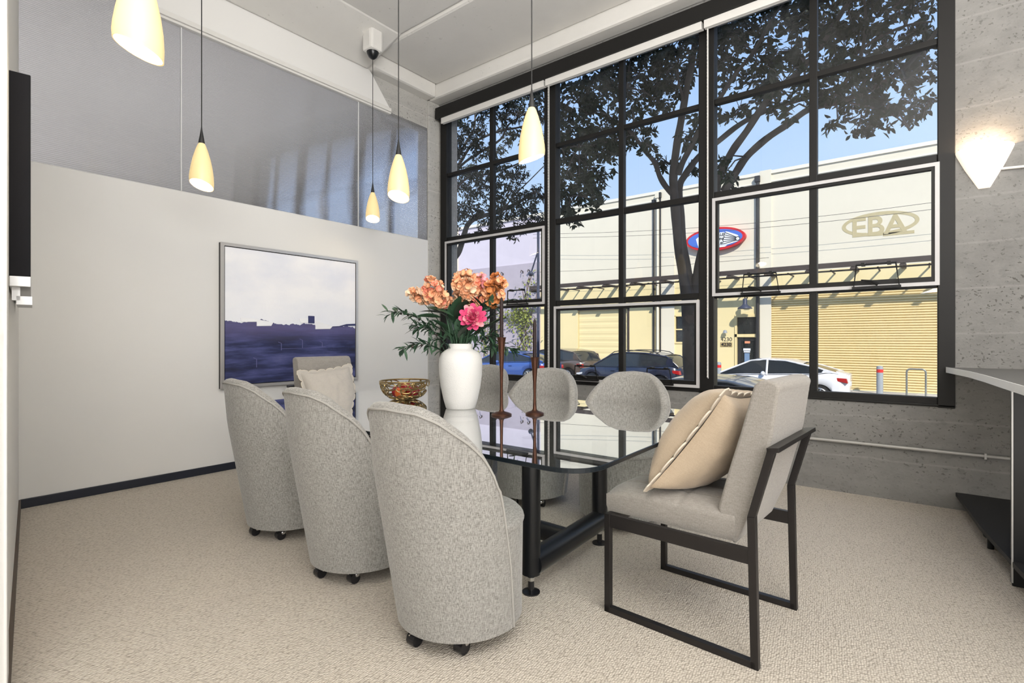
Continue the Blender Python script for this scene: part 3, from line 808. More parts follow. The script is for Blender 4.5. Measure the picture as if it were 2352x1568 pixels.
FLW = [  # (side, up, depth, [(offset side, offset up, radius)], colours, florets, label)
    (-.285, .325, .03, [(0, 0, .030), (-.03, .012, .022), (.035, -.02, .024)], (1, 1, 0), 14, 'small pale peach blossom spray at the far left of the vase'),
    (-.165, .330, .00, [(-.03, .055, .045), (.0, .02, .055), (.03, -.03, .055), (-.025, -.005, .05), (.055, -.045, .035)], (0, 1, 0, 2), 26, 'full peach blossom cluster left of the middle of the bouquet'),
    (.025, .350, .00, [(.01, .085, .045), (-.02, .045, .055), (.02, .02, .062), (-.015, -.02, .06), (.03, -.055, .045)], (0, 0, 1), 28, 'tall peach blossom cluster in the middle of the bouquet'),
    (.112, .335, .05, [(.01, .085, .032), (-.005, .05, .04), (.015, .01, .045), (.0, -.04, .04)], (0, 2, 5), 22, 'pink peach blossom cluster right of the middle of the bouquet'),
    (.215, .350, -.02, [(.02, .07, .03), (.045, .04, .033), (-.005, .02, .038), (-.04, .0, .03), (.02, -.03, .036), (-.01, -.065, .03)], (3, 3, 0), 15, 'rust orange blossom cluster at the right of the bouquet'),
]
for (sx, sz, dp, lobes, mix, nfl, lab) in FLW:
    c = FP(sx, sz, dp); base = VC + Vector((sx * .08, 0, -.25)); t_ = thing('blossom_stem', lab, 'flower', tuple(base), group='peach blossom stems in the vase')
    rr = random.Random(int(sx * 1000) + 5)
    b = MB(); b.tube([base, VC + RT * sx * .15, VC + RT * sx * .55 + UP * sz * .55 + FW * dp * .5, c], [.004, .0035, .003, .002], 6); b.build('stem', leafm[2], t_, origin=base)
    r_ = .06
    blossom([(c + RT * a_ + UP * b_ + FW * rr.uniform(-.03, .03), q_) for a_, b_, q_ in lobes], mix, rr, nfl, t_, base)
    if True:
        b = MB()
        for k in range(14):
            q = c + Vector((rr.uniform(-1, 1), rr.uniform(-1, 1), rr.uniform(-1, .6))) * r_
            b.tube([c - (c - VC) * .12, q], .0012, 4)
        b.build('twig', leafm[1], t_, origin=base)
# peony
c = FP(.085, .175, -.11); base = VC + Vector((.02, -.02, -.25)); t_ = thing('peony_stem', 'bright pink peony low at the front of the bouquet', 'flower', tuple(base))
b = MB(); b.tube([base, VC + RT * .03 - FW * .03, c], [.0045, .004, .003], 6); b.build('stem', leafm[2], t_, origin=base)
b = MB(); rr = random.Random(11)
for lay, (n_, el, L_, rr0) in enumerate(((11, -.05, .058, .030), (11, .30, .050, .028), (10, .62, .043, .024), (9, .92, .036, .018), (7, 1.2, .030, .012), (5, 1.4, .026, .006))):
    axis = (-FW * .9 + UP * .25 + RT * .1).normalized(); a = axis.orthogonal().normalized(); e2 = axis.cross(a)
    for j in range(n_):
        w = 2 * math.pi * (j + .5 * lay) / n_ + rr.uniform(-.1, .1); rad = a * math.cos(w) + e2 * math.sin(w)
        d = rad * math.cos(el) + axis * math.sin(el)
        petal(b, c + rad * rr0 * .5 - axis * .01, d, axis, L_ * 1.25, .038 * rr.uniform(.85, 1.15), .38, rr.choice((4, 4, 4, 5)), rr)
b.build('blossom', petal_m, t_, origin=base, angle=80)
# broad dark leaves
t_ = thing('leafy_stem', 'broad dark green leaves packed around the vase mouth', 'foliage', tuple(VC - UP * .25)); base = VC - UP * .25
b = MB(); lv = MB(); rr = random.Random(5)
for (sx, sz, dp, L_, W_, dirx, dirz) in ((-.05, .16, -.06, .17, .075, -.8, .6), (-.10, .20, -.02, .16, .05, -1, .25), (.00, .05, -.10, .14, .085, .6, .8), (-.02, .12, .04, .16, .07, -.3, .9),
                                      (.05, .14, .02, .18, .06, .2, 1), (.12, .12, .03, .18, .06, .6, .7), (.16, .12, -.02, .15, .05, .9, .5), (-.06, .08, .02, .16, .06, -.7, .7), (.08, .06, .0, .15, .06, .7, .6),
                                      (.02, .15, .08, .15, .07, .1, 1), (.14, .22, -.05, .12, .03, -.5, .8), (.19, .24, -.04, .10, .028, .2, 1), (-.03, .17, .0, .16, .07, .4, .8), (.06, .20, .04, .14, .06, -.4, .8)):
    p = FP(sx, sz, dp); b.tube([base, VC + RT * sx * .2, p], .0028, 5)
    for q_ in range(2): leaf(lv, p + Vector((rr.uniform(-1, 1), rr.uniform(-1, 1), rr.uniform(-1, 1))) * .03 * q_, RT * (dirx + rr.uniform(-.4, .4) * q_) + UP * dirz - FW * rr.uniform(.0, .6), L_ * 1.05, W_ * 1.15, rr, rr.choice((0, 1, 1)), .15)
b.build('stem', leafm[2], t_, origin=base); lv.build('leaf', leafm, t_, origin=base, angle=80)
# green stems filling the neck
t_ = thing('green_filler_stem', 'upright bundle of green stems rising from the vase neck', 'foliage', tuple(base), kind='stuff')
b = MB()
for k in range(36):
    a = rr.uniform(0, 6.28); q = rr.uniform(.01, .055); p = VC + Vector((q * math.cos(a), q * math.sin(a), -.05))
    b.tube([p - UP * .15, p, p + Vector((math.cos(a) * .05, math.sin(a) * .05, rr.uniform(.12, .24)))], .0035, 5)
    leaf(b, p + UP * rr.uniform(.03, .12), Vector((math.cos(a), math.sin(a), 1.3)), .10, .022, rr)
o = b.build('stem', leafm[0], t_, origin=base, angle=80)
# olive branches
OL = [((-.46, .215, -.05), 'olive branch stretching farthest left from the vase', 16), ((-.36, -.02, -.10), 'drooping olive branch hanging down at the lower left of the vase', 16),
      ((-.30, .10, -.02), 'bushy olive branch at the left side of the vase', 20), ((.25, .045, .02), 'olive branch leaning right behind the taller candle', 15),
      ((.37, -.05, -.02), 'olive branch drooping right past the taller candlestick', 15), ((.22, .25, -.02), 'upright olive sprig at the right of the bouquet', 8)]
olb = plain('dark_olive_fruit', (.03, .018, .016), .35)
for (q, lab, nl) in OL:
    tip = FP(*q); st_ = VC + RT * q[0] * .1 - UP * .2; t_ = thing('olive_branch', lab, 'branch', tuple(st_), group='olive branches in the vase')
    rr = random.Random(int(q[0] * 999))
    mid = VC + RT * q[0] * .35 + UP * (max(q[1], 0) * .7 + .10) + FW * q[2] * .3
    pts = []
    for k in range(15):
        u = k / 14; pts.append(st_ * (1 - u) ** 2 + mid * 2 * u * (1 - u) + tip * u * u)
    b = MB(); b.tube(pts, [.003 - .0018 * k / 14 for k in range(15)], 5); lv = MB(); fr = MB()
    for tw in range(4):
        k0 = 6 + tw * 2; p = pts[k0]; dirn = (pts[k0 + 1] - pts[k0]).normalized()
        e_ = p + (dirn * .08 + Vector((rr.uniform(-1, 1), rr.uniform(-1, 1), rr.uniform(-1.1, .8))) * .06)
        b.tube([p, e_], [.0015, .0009], 4)
        for j in range(5):
            pp = p.lerp(e_, (j + 1) / 5); leaf(lv, pp, (e_ - p).normalized() + Vector((rr.uniform(-1, 1), rr.uniform(-1, 1), rr.uniform(-1, .7))) * .8, rr.uniform(.045, .07), .018, rr, 0, .3)
    for j in range(int(nl * 2.6)):
        k = rr.uniform(5, 13.9); i = int(k); p = pts[i].lerp(pts[min(14, i + 1)], k - i); dirn = (pts[min(14, i + 1)] - pts[i - 1]).normalized()
        leaf(lv, p, dirn * .7 + Vector((rr.uniform(-1, 1), rr.uniform(-1, 1), rr.uniform(-1, .8))) * .8, rr.uniform(.05, .085), rr.uniform(.016, .023), rr, 0, rr.uniform(.1, .45))
    for j in range(3):
        p = pts[rr.randint(8, 12)] + Vector((rr.uniform(-.02, .02), rr.uniform(-.02, .02), -.012)); fr = MB(); fr.sphere(tuple(p), .0075, 6, sq=(1, 1, 1.25)); fr.build('olive', olb, t_, origin=st_)
    b.build('twig', leafm[2], t_, origin=st_); lv.build('leaf', leafm, t_, origin=st_, angle=80)

# ---- painting
PX0, PX1, PZ0, PZ1 = 2.046, 3.478, .737, 2.045
t_ = thing('framed_painting', 'large abstract navy and white painting in silver frame on the back wall', 'painting', (PX0, YW, PZ0)); og = t_.location.copy()
yf = YW - .045
b = MB()
for q in ((PX0, PX1, PZ1 - .028, PZ1), (PX0, PX1, PZ0, PZ0 + .028), (PX0, PX0 + .028, PZ0 + .028, PZ1 - .028), (PX1 - .028, PX1, PZ0 + .028, PZ1 - .028)): b.box(q[0], q[1], yf - .004, yf + .010, q[2], q[3])
b.build('frame', MAT['silver'], t_, origin=og, smooth=False)
b = MB()
for q in ((PX0 + .001, PX1 - .001, PZ1 - .03, PZ1 - .001), (PX0 + .001, PX1 - .001, PZ0 + .001, PZ0 + .03), (PX0 + .001, PX0 + .03, PZ0 + .03, PZ1 - .03), (PX1 - .03, PX1 - .001, PZ0 + .03, PZ1 - .03)): b.box(q[0], q[1], yf + .010, YW - .002, q[2], q[3])
b.box(PX0 + .02, PX1 - .02, yf + .012, YW - .01, PZ0 + .02, PZ1 - .02)
b.build('frame_backing', MAT['artblack'], t_, origin=og, smooth=False)
b = Box(0, PX1 - PX0 - .072, 0, .008, 0, PZ1 - PZ0 - .072); o = b.build('canvas', MAT['art'], t_, smooth=False)
o.location = (.036, yf + .001 - YW, .036)
navy = plain('navy_paint', (.03, .035, .12), .5); sqp = MB(); sqp.box(.80, .87, -.008, .0, .57, .645); q_ = sqp.build('paint_dab', navy, o, smooth=False, bevel=.006)
sl = MB(); sl.prism([(1.02, .540), (1.16, .548), (1.25, .572), (1.36, .578), (1.36, .556), (1.24, .552), (1.12, .536)], -.005, .0, 'y'); sl.build('paint_stroke', navy, o, smooth=False)
wh = plain('white_impasto', (.86, .86, .88), .5)
for pol in ([(.14, .565), (.28, .57), (.30, .60), (.13, .605)], [(.28, .53), (.42, .535), (.44, .57), (.28, .595)], [(.72, .57), (.80, .575), (.80, .62), (.70, .615)], [(.88, .51), (1.05, .515), (1.08, .545), (.88, .60)]):
    sl = MB(); sl.prism(pol, -.006, .0, 'y'); sl.build('paint_patch', wh, o, smooth=False, bevel=.005)
lil = plain('lilac_paint', (.11, .11, .27), .5)
for (x_, z0, z1) in ((.52, .30, .38), (.74, .32, .41), (.96, .33, .385), (.28, .145, .235)):
    rg = MB(); rg.tube([(x_ - .03, 0, z1), (x_, 0, z1 - .012), (x_, 0, z0)], .0035, 5); rg.build('paint_ridge', lil, o)
rg = MB(); rg.tube([(.52, 0, .315), (.75, 0, .318), (1.0, 0, .33)], .002, 5); rg.build('paint_ridge', lil, o)

# ---- screen mounted on the skewed left wall, seen edge-on
t_ = thing('wall_screen', 'black flat screen seen edge-on, mounted on the white left wall', 'television', LW(.3, .03, 1.40)); og = t_.location.copy()
def WB(a0, a1, o0, o1, z0, z1):
    b = MB(); vs = [LW(a, o, z) for z in (z0, z1) for o in (o0, o1) for a in (a0, a1)]
    b.add(vs, [(0, 2, 3, 1), (4, 5, 7, 6), (0, 1, 5, 4), (2, 6, 7, 3), (0, 4, 6, 2), (1, 3, 7, 5)]); return b
SA = .26
WB(SA, SA + 1.45, .004, .062, 1.403, 2.12).build('casing', MAT['tv'], t_, origin=og, smooth=False, bevel=.003)
WB(SA + .002, SA + 1.44, .006, .063, 1.366, 1.403).build('silver_strip', MAT['steel'], t_, origin=og, smooth=False, bevel=.002)
b = WB(SA + .05, SA + .09, .012, .034, 1.32, 1.366); b2 = WB(SA + .05, SA + .30, .024, .066, 1.305, 1.335)
b.add(b2.v, b2.f); b.build('mount_arm', MAT['steel'], t_, origin=og, smooth=False)

# ---- pendants
def pendant(label, x, y, zb, zc, rot):
    t_ = thing('pendant_lamp', label, 'lamp', (x, y, zb), rz=rot, group='glass pendant lamps')
    prof = [(.070, 0), (.0715, .03), (.069, .07), (.062, .12), (.051, .175), (.037, .225), (.024, .262), (.017, .275)]
    n = 40; slant = .026
    def ring(r, z, k):
        return [(r * math.cos(2 * math.pi * j / n), r * math.sin(2 * math.pi * j / n), z + slant * (r * math.cos(2 * math.pi * j / n) / .07) * k) for j in range(n)]
    b = MB(); vs = []
    for (r, z) in prof: vs += ring(r, z, max(0, 1 - z / .09))
    K = len(prof)
    b.add(vs, [(i * n + j, i * n + (j + 1) % n, (i + 1) * n + (j + 1) % n, (i + 1) * n + j) for i in range(K - 1) for j in range(n)], 0)
    vs = []
    for (r, z) in prof: vs += ring(r - .004, z + .001, max(0, 1 - z / .09))
    b.add(vs, [(i * n + j, (i + 1) * n + j, (i + 1) * n + (j + 1) % n, i * n + (j + 1) % n) for i in range(K - 1) for j in range(n)], 1)
    a = ring(.070, 0, 1) + ring(.066, .001, 1)
    b.add(a, [(j, n + j, n + (j + 1) % n, (j + 1) % n) for j in range(n)], 0)
    b.build('glass_shade', [MAT['opal'], MAT['opal_in']], t_, angle=60)
    b = MB(); b.lathe([(.0175, .270), (.019, .280), (.012, .32), (.005, .365), (.003, .385)], (0, 0, 0), 20); b.build('cap', MAT['cable'], t_)
    b = MB(); b.tube([(0, 0, .38), (0, 0, zc - zb)], .0032, 8); b.build('cable', MAT['cable'], t_)
    b = MB(); H_ = zc - zb
    b.lathe([(.001, H_ - .072), (.018, H_ - .07), (.042, H_ - .05), (.058, H_ - .02), (.062, H_), (.001, H_)], (0, 0, 0), 24); b.build('canopy', MAT['tleg'], t_, angle=60)
    b = MB(); b.sphere((0, 0, .10), .022, 8); b.build('bulb', MAT['opal_in'], t_)
    l = light('bulb_light', 'POINT', (0, 0, .03), 3, (1, .80, .52), .03, parent=t_)
    return t_
pendant('largest looking lit glass pendant, at the top left nearest the camera', .588, 2.018, 2.125, 4.385, R(150))
pendant('lit glass pendant hanging in front of the fluted panels, above the painting', 1.435, 3.72, 2.19, 4.385, R(200))
pendant('small lit glass pendant farthest off, its round black canopy in view', 3.36, 4.478, 2.424, 4.15, R(225))
pendant('lit glass pendant above the wire bowl, beside the far corner', 2.235, 2.706, 2.115, 4.385, R(200))
pendant('yellow glowing glass pendant hanging in front of the windows', 2.266, 1.648, 2.145, 4.385, R(-30))
b = MB(); b.lathe([(.001, 0), (.10, 0), (.112, .008), (.135, .010), (.14, .02), (.14, .03), (.001, .03)], (0, 0, 0), 40)
o = b.build('ceiling_speaker', MAT['shade_w'], angle=50); o.location = (2.50, 4.27, 4.355); tag(o, 'round white speaker disc set in the ceiling, at the top edge', 'speaker')

# ---- wall sconce
t_ = thing('wall_sconce', 'lit white half cone glass sconce on the concrete wall', 'lamp', (XW, -.325, 2.2)); og = t_.location.copy()
b = MB(); n = 32
vs = []; prof = [(.028, 0), (.032, .004), (.10, .14), (.142, .238), (.150, .262), (.148, .268), (.138, .245), (.096, .14), (.03, .012)]
for r, z in prof:
    for j in range(n + 1):
        a = math.pi * j / n; vs.append((XW - r * math.sin(a) * .9, -.325 + r * math.cos(a), 2.2 + z + .0 * r))
w_ = n + 1
b.add(vs, [(i * w_ + j, i * w_ + j + 1, (i + 1) * w_ + j + 1, (i + 1) * w_ + j) for i in range(len(prof) - 1) for j in range(n)])
b.add(vs[:w_], [tuple(range(w_))])
b.build('glass_shade', MAT['sconce'], t_, origin=og, angle=60)
b = Box(XW - .02, XW, -.38, -.27, 2.26, 2.38); b.build('wall_plate', MAT['shade_w'], t_, origin=og, smooth=False)
b = MB(); b.sphere((XW - .06, -.325, 2.36), .022, 8); b.build('bulb', MAT['opal_in'], t_, origin=og)
light('sconce_light', 'POINT', (XW - .075 - og.x, 0, .24), 5, (1, .72, .45), .03, parent=t_)
b = MB(); b.tube([(XW - .018, -.36, 2.315), (XW - .014, -.60, 2.300), (XW - .014, -1.5, 2.30)], .009, 8)
o = b.build('conduit', MAT['whitecable'], origin=(XW, -.6, 2.3)); tag(o, 'thin white conduit running right from the wall sconce', 'conduit')
b = MB(); b.tube([(XW - .022, 4.5, .394), (XW - .022, -2.5, .394)], .012, 10)
for yy in (3.4, 2.2, .95, -.33, -1.6): b.box(XW - .038, XW, yy - .006, yy + .006, .375, .413)
o = b.build('conduit', MAT['greymetal'], origin=(XW, 1, .394)); tag(o, 'grey metal conduit clipped low along the concrete wall', 'conduit')

# ---- console counter at the right edge
t_ = thing('console_counter', 'pointed grey counter on a black post against the concrete wall', 'counter', (3.9, -.8, 0)); og = t_.location.copy()
edge = [(4.748, -.130), (4.45, -.185), (4.211, -.226), (3.80, -.268), (3.435, -.297), (2.988, -.335), (2.45, -.44), (2.1, -.62)]
poly = edge + [(2.1, -1.9), (4.748, -1.9)]
b = MB(); b.prism(poly[::-1], .950, .9845, 'z'); b.build('top', MAT['counter'], t_, origin=og, smooth=False)
b = MB()
for i in range(len(edge) - 1):
    a, c = Vector(edge[i]), Vector(edge[i + 1]); d = (c - a).normalized(); nn = Vector((-d.y, d.x)) * .006
    if nn.y < 0: nn = -nn
    b.prism([(a.x, a.y), (a.x + nn.x, a.y + nn.y), (c.x + nn.x, c.y + nn.y), (c.x, c.y)], .948, .986, 'z')
b.build('edge_trim', MAT['counter_edge'], t_, origin=og, smooth=False)
Box(3.445, 3.505, -.385, -.335, 0, .95).build('post', MAT['tleg'], t_, origin=og, smooth=False, bevel=.003)
Box(3.43, 3.448, -.338, -.332, .02, .95).build('post_trim', MAT['steel'], t_, origin=og, smooth=False)
b = MB(); b.prism([(4.748, -.178), (4.748, -1.5), (3.0, -1.5), (2.9, -.42), (3.436, -.335), (3.979, -.255)], .095, .12, 'z'); b.build('lower_shelf', MAT['blackshelf'], t_, origin=og, smooth=False)
b = MB(); b.tube([(3.985, -.30, 0), (3.985, -.30, .10)], .016, 10); b.sphere((3.985, -.285, .075), .02, 6); b.build('shelf_foot', MAT['tleg'], t_, origin=og)

# ================================================================== OUTSIDE
XF = 24.5; ZG = -.95; ZS = -.84
def paint(name, c, r=.8, var=.05, vs=1.5): return plain(name, c, r, var=var, vscale=vs)
MO = dict(asphalt=paint('asphalt', (.16, .16, .165), .9, .2, 8), walk=paint('sidewalk_concrete', (.46, .44, .41), .9, .1, 3), kerb=paint('kerb', (.42, .41, .38), .9),
          cream=paint('cream_stucco', (.74, .69, .56), .9, .045, .8), yellow=paint('yellow_stucco', (.80, .68, .38), .9, .05, .8), lilac=paint('lilac_stucco', (.60, .55, .62), .9, .07, 1.2),
          lilac2=paint('grey_lilac_stucco', (.42, .375, .43), .9, .1, 2), trim=paint('yellow_trim_paint', (.78, .64, .33), .7), white=paint('pale_cap', (.78, .74, .64), .8),
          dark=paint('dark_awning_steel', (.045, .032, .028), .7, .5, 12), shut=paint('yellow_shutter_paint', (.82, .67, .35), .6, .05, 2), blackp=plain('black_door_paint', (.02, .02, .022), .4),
          dglass=plain('dark_door_glass', (.015, .018, .018), .08, spec=.6), bluep=plain('blue_poster_paper', (.16, .26, .42), .6), whitep=plain('white_poster_paper', (.75, .78, .82), .6), orangep=plain('orange_sticker', (.75, .30, .16), .6),
          signred=plain('red_sign_paint', (.62, .012, .02), .45), signblue=plain('blue_sign_paint', (.07, .17, .60), .45), signwhite=plain('white_sign_paint', (.85, .87, .90), .45), ink=plain('black_sign_ink', (.012, .012, .014), .5),
          ghost=plain('faded_stain', (.50, .43, .25), .9, var=.1, vscale=6), tan=plain('tan_number_plate', (.36, .27, .12), .6), grey=plain('grey_bollard_paint', (.30, .33, .36), .6), redt=plain('red_reflective_tape', (.70, .02, .02), .4),
          galv=plain('galvanised_pipe', (.26, .28, .27), .4, .6), bark=plain('smooth_grey_bark', (.085, .075, .070), .9, var=.35, vscale=9, bmp=.6), pole=plain('dark_blue_pole', (.035, .045, .085), .5),
          leaf1=plain('glossy_dark_leaves', (.020, .032, .018), .6, spec=.25, var=.5, vscale=3), leaf2=plain('narrow_dark_leaves', (.025, .034, .022), .6, spec=.25, var=.5, vscale=3), vine=plain('green_vine_leaves', (.22, .26, .04), .7, var=.6, vscale=4), vstem=plain('dry_vine_stem', (.14, .09, .07), .9),
          wire=plain('black_wire', (.05, .045, .04), .8))
struct(Box(5.05, 8.9, -14, 30, ZG - .2, ZS).build('sidewalk_near', MO['walk'], smooth=False))
struct(Box(8.9, 21.3, -14, 34, ZG - .2, ZG).build('road', MO['asphalt'], smooth=False))
struct(Box(21.3, XF + .05, -14, 34, ZG - .2, ZS).build('sidewalk_far', MO['walk'], smooth=False))
# --- warehouse
WH = thing('warehouse_building', 'long cream and yellow warehouse with roll-up doors across the street', 'building', (XF, 6, ZS)); og = WH.location.copy()
def wpart(mb, name, mat, par=WH, **k):
    k.setdefault('smooth', False); return mb.build(name, mat, par, origin=og, **k)
b = Box(XF, XF + 6, -13, 17.2, 4.0, 8.30); wpart(b, 'upper_wall', MO['cream'])
b = MB()
for (y0, y1, z0, z1) in ((14.73, 17.2, ZS, 4.0), (11.74, 14.73, 2.78, 4.0), (9.35, 11.74, ZS, 4.0), (8.5, 9.35, 2.3, 4.0), (8.5, 9.35, ZS, 1.05), (6.60, 8.5, ZS, 4.0), (5.60, 6.60, 2.24, 4.0), (5.20, 5.60, ZS, 4.0), (-.5, 5.20, 3.18, 4.0), (-13, -.5, ZS, 4.0)):
    b.box(XF, XF + 6, y0, y1, z0, z1)
wpart(b, 'lower_wall', MO['yellow'])
b = MB(); b.box(XF - .06, XF + .4, -13, 17.2, 8.28, 8.42); b.box(XF - .03, XF, -13, 17.2, 7.93, 7.97); wpart(b, 'parapet_cap', MO['white'])
for (a, c, nm) in ((5.11, 5.56, 'pilaster'), (9.35, 10.06, 'pilaster')):
    b = Box(XF - .07, XF, a, c, ZS + 0, 8.46); wpart(b, nm, MO['cream'])
def shutter(y0, y1, z1, pitch, nm, amp, mat):
    b = MB(); n = max(2, int((z1 - ZS) / pitch)); pf = []
    for k in range(n):
        z = ZS + (z1 - ZS) * k / n; dz = (z1 - ZS) / n
        pf += [(XF + .10, z), (XF + .10 - amp, z + dz * .18), (XF + .10 - amp, z + dz * .62), (XF + .10, z + dz * .80)]
    pf.append((XF + .10, z1))
    b.prism(pf + [(XF + .2, z1), (XF + .2, ZS)], y0, y1, 'y'); return wpart(b, nm, mat)
shutter(-.46, 5.14, 3.18, .098, 'corrugated_shutter', .06, MO['shut'])
shutter(11.80, 14.70, 2.74, .32, 'sectional_door', .012, MO['yellow'])
b = MB(); b.box(XF - .02, XF + .1, 11.70, 11.80, ZS, 2.82); b.box(XF - .02, XF + .1, 11.70, 14.75, 2.74, 2.86); wpart(b, 'door_jamb_and_shade_bar', MO['dark'])  # dark jamb; the top bar is put where the awning beam's shadow falls
b = Box(XF + .0, XF + .12, 5.14, 5.20, ZS, 3.2); wpart(b, 'shutter_guide', MO['dark'])
d = wpart(Box(XF + .05, XF + .1, 5.68, 6.50, ZS, 1.26), 'entrance_door', MO['blackp'])
wpart(Box(XF + .045, XF + .05, 5.80, 6.36, ZS + .45, 1.12), 'door_glass', MO['dglass'], d)
wpart(Box(XF + .035, XF + .044, 5.98, 6.20, 1.0, 1.10), 'orange_sticker', MO['orangep'], d)
b = MB(); b.box(XF + .034, XF + .044, 5.96, 6.26, .68, .78); b.box(XF + .034, XF + .044, 5.98, 6.24, .60, .66); wpart(b, 'white_poster', MO['whitep'], d)
wpart(Box(XF + .033, XF + .044, 6.0, 6.21, -.10, .57), 'blue_poster', MO['bluep'], d)
wpart(Box(XF + .033, XF + .044, 5.85, 5.98, .02, .09), 'white_notice', MO['whitep'], d)
wpart(Box(XF + .01, XF + .045, 5.72, 5.76, -.1, .12), 'door_handle', MAT['steel'], d)
tw = wpart(Box(XF + .05, XF + .1, 5.68, 6.52, 1.42, 2.16), 'transom_window', MO['dglass'])
b = MB()
for q in ((5.60, 6.60, 2.16, 2.28), (5.60, 6.60, 1.28, 1.41), (6.51, 6.60, ZS, 2.16), (5.60, 5.68, ZS, 2.16)): b.box(XF - .05, XF + .06, *q)
wpart(b, 'door_casing', MO['trim'])
sw = wpart(Box(XF + .08, XF + .12, 8.5, 9.35, 1.05, 2.3), 'small_window', MO['dglass'])
b = MB(); b.box(XF - .01, XF + .09, 8.5, 9.35, 1.62, 1.68); b.box(XF - .03, XF + .09, 8.45, 9.4, 2.27, 2.36); b.box(XF - .04, XF + .09, 8.45, 9.4, .98, 1.06); b.box(XF - .01, XF + .09, 8.88, 8.93, 1.05, 2.3); b.box(XF - .03, XF + .05, 9.3, 9.42, 1, 2.3); wpart(b, 'window_trim', MO['trim'], sw)
for yy, zt, rad, mm in ((10.16, 8.3, .07, 'cream'), (10.36, 8.0, .05, 'blackp'), (10.02, 8.3, .03, 'blackp'), (5.64, 8.25, .07, 'blackp')):  # cream downspout, with black tubes drawn in for the shadow lines beside it
    b = MB(); b.tube([(XF - .10, yy, ZS), (XF - .10, yy, zt)], rad, 10); b.box(XF - .2, XF, yy - rad * 1.5, yy + rad * 1.5, zt - .25, zt); wpart(b, 'downspout_and_shade_line', MO[mm], smooth=True)
# awning
A = wpart(Box(XF - 1.36, XF - 1.24, -3, 17.0, 3.90, 4.09), 'awning_beam', MO['dark'])
b = MB(); b.box(XF - 1.20, XF - 1.15, -3, 17.0, 3.76, 3.82); wpart(b, 'awning_rod', MO['dark'], A)
k = 0; yy = -2.4
while yy < 16.9:
    b = MB(); b.box(XF - 1.34, XF, yy - .08, yy + .08, 3.84, 3.93) if k % 2 == 0 else b.box(XF - 1.2, XF, yy - .025, yy + .025, 3.80, 3.84)
    if k % 2 == 0: b.box(XF - 1.4, XF - 1.2, yy - .10, yy + .10, 3.80, 3.86)
    wpart(b, 'awning_bracket', MO['dark'], A); yy += .74; k += 1
# ghost lettering left on the wall
def ring2(cy, cz, ry, rz_, w, x0, x1, n=48, tilt=0):
    b = MB(); o_ = []; i_ = []
    for k in range(n):
        a = 2 * math.pi * k / n; o_.append((cy + ry * math.cos(a), cz + rz_ * math.sin(a) + tilt * ry * math.cos(a))); i_.append((cy + (ry - w) * math.cos(a), cz + (rz_ - w) * math.sin(a) + tilt * ry * math.cos(a)))
    b.add([(x, p[0], p[1]) for x in (x0, x1) for p in o_ + i_], [(k, (k + 1) % n, n + (k + 1) % n, n + k) for k in range(n)] + [(2 * n + k, 3 * n + k, 3 * n + (k + 1) % n, 2 * n + (k + 1) % n) for k in range(n)])
    return b
gw = ring2(1.32, 5.62, 1.22, .46, .13, XF - .006, XF - .001, tilt=0)
g0 = wpart(gw, 'faded_oval', MO['ghost'])
text_obj('faded_lettering', 'EBA', 1.02, MO['ghost'], g0, (-.007, 1.36 - 6, 5.52 - ZS), (R(90), 0, R(-90)), .003, bold=.02)
wpart(Box(XF - .006, XF - .001, .25, 1.2, 5.12, 5.24), 'faded_bar', MO['ghost'], g0)
# lilac building
LB = thing('lilac_building', 'pale lilac building with climbing vines, left beyond the warehouse', 'building', (XF, 20, ZS)); og2 = LB.location.copy()
Box(XF, XF + 6, 17.2, 23.7, 5.60, 8.25).build('upper_wall', MO['lilac'], LB, origin=og2, smooth=False)
Box(XF - .06, XF + 6, 17.2, 23.7, ZS, 5.60).build('lower_wall', MO['lilac2'], LB, origin=og2, smooth=False)
Box(XF - .10, XF + .3, 17.2, 34, 8.25, 8.40).build('parapet_cap', MO['white'], LB, origin=og2, smooth=False)
Box(XF - .1, XF + 6, 23.7, 34, ZS, 8.25).build('cream_wing', MO['cream'], LB, origin=og2, smooth=False)
rr = random.Random(21); b = MB(); s_ = MB()
for k in range(9):
    y = rr.uniform(17.3, 22.8); z = ZS; pts = []
    H_ = rr.uniform(2.5, 5.6) if k > 2 else 5.8
    if k <= 2: y = 17.6 + k * .5
    for j in range(14): pts.append((XF - .09, y, z)); z += H_ / 14 + .02; y += rr.uniform(-.22, .2)
    s_.tube(pts, .022, 4)
    for (px_, py_, pz_) in pts[3:]:
        dens = 8 if pz_ < 3.5 else 6
        for _ in range(dens):
            c = Vector((XF - .12 - rr.uniform(0, .1), py_ + rr.gauss(0, .28), pz_ + rr.gauss(0, .25))); L_ = rr.uniform(.08, .17)
            leaf(b, c, Vector((rr.uniform(-.6, 0), rr.uniform(-1, 1), rr.uniform(-1, .4))), L_, L_ * .8, rr)
for _ in range(420):
    c = Vector((XF - .15 - rr.uniform(0, .15), 18.6 + rr.gauss(0, .5), 2.55 + rr.gauss(0, .35))); leaf(b, c, Vector((-.3, rr.uniform(-1, 1), rr.uniform(-1, .4))), .15, .12, rr)
o = b.build('climbing_vine', MO['vine'], angle=80); tag(o, 'yellow green vine climbing over the lilac building wall', 'vine', kind='stuff')
o2 = s_.build('stem', MO['vstem'], o, angle=80)
for k, yy in enumerate((17.9, 18.4, 19.9, 20.4, 21.6, 22.0)):
    b = MB(); b.box(XF - .10, XF - .06, yy - .03, yy + .03, 5.05, 5.15); b.tube([(XF - .08, yy, 5.15), (XF - .25, yy, 5.2), (XF - .3, yy, 5.05)], .025, 6)
    b.build('wall_hook', MO['dark'], LB, origin=og2)
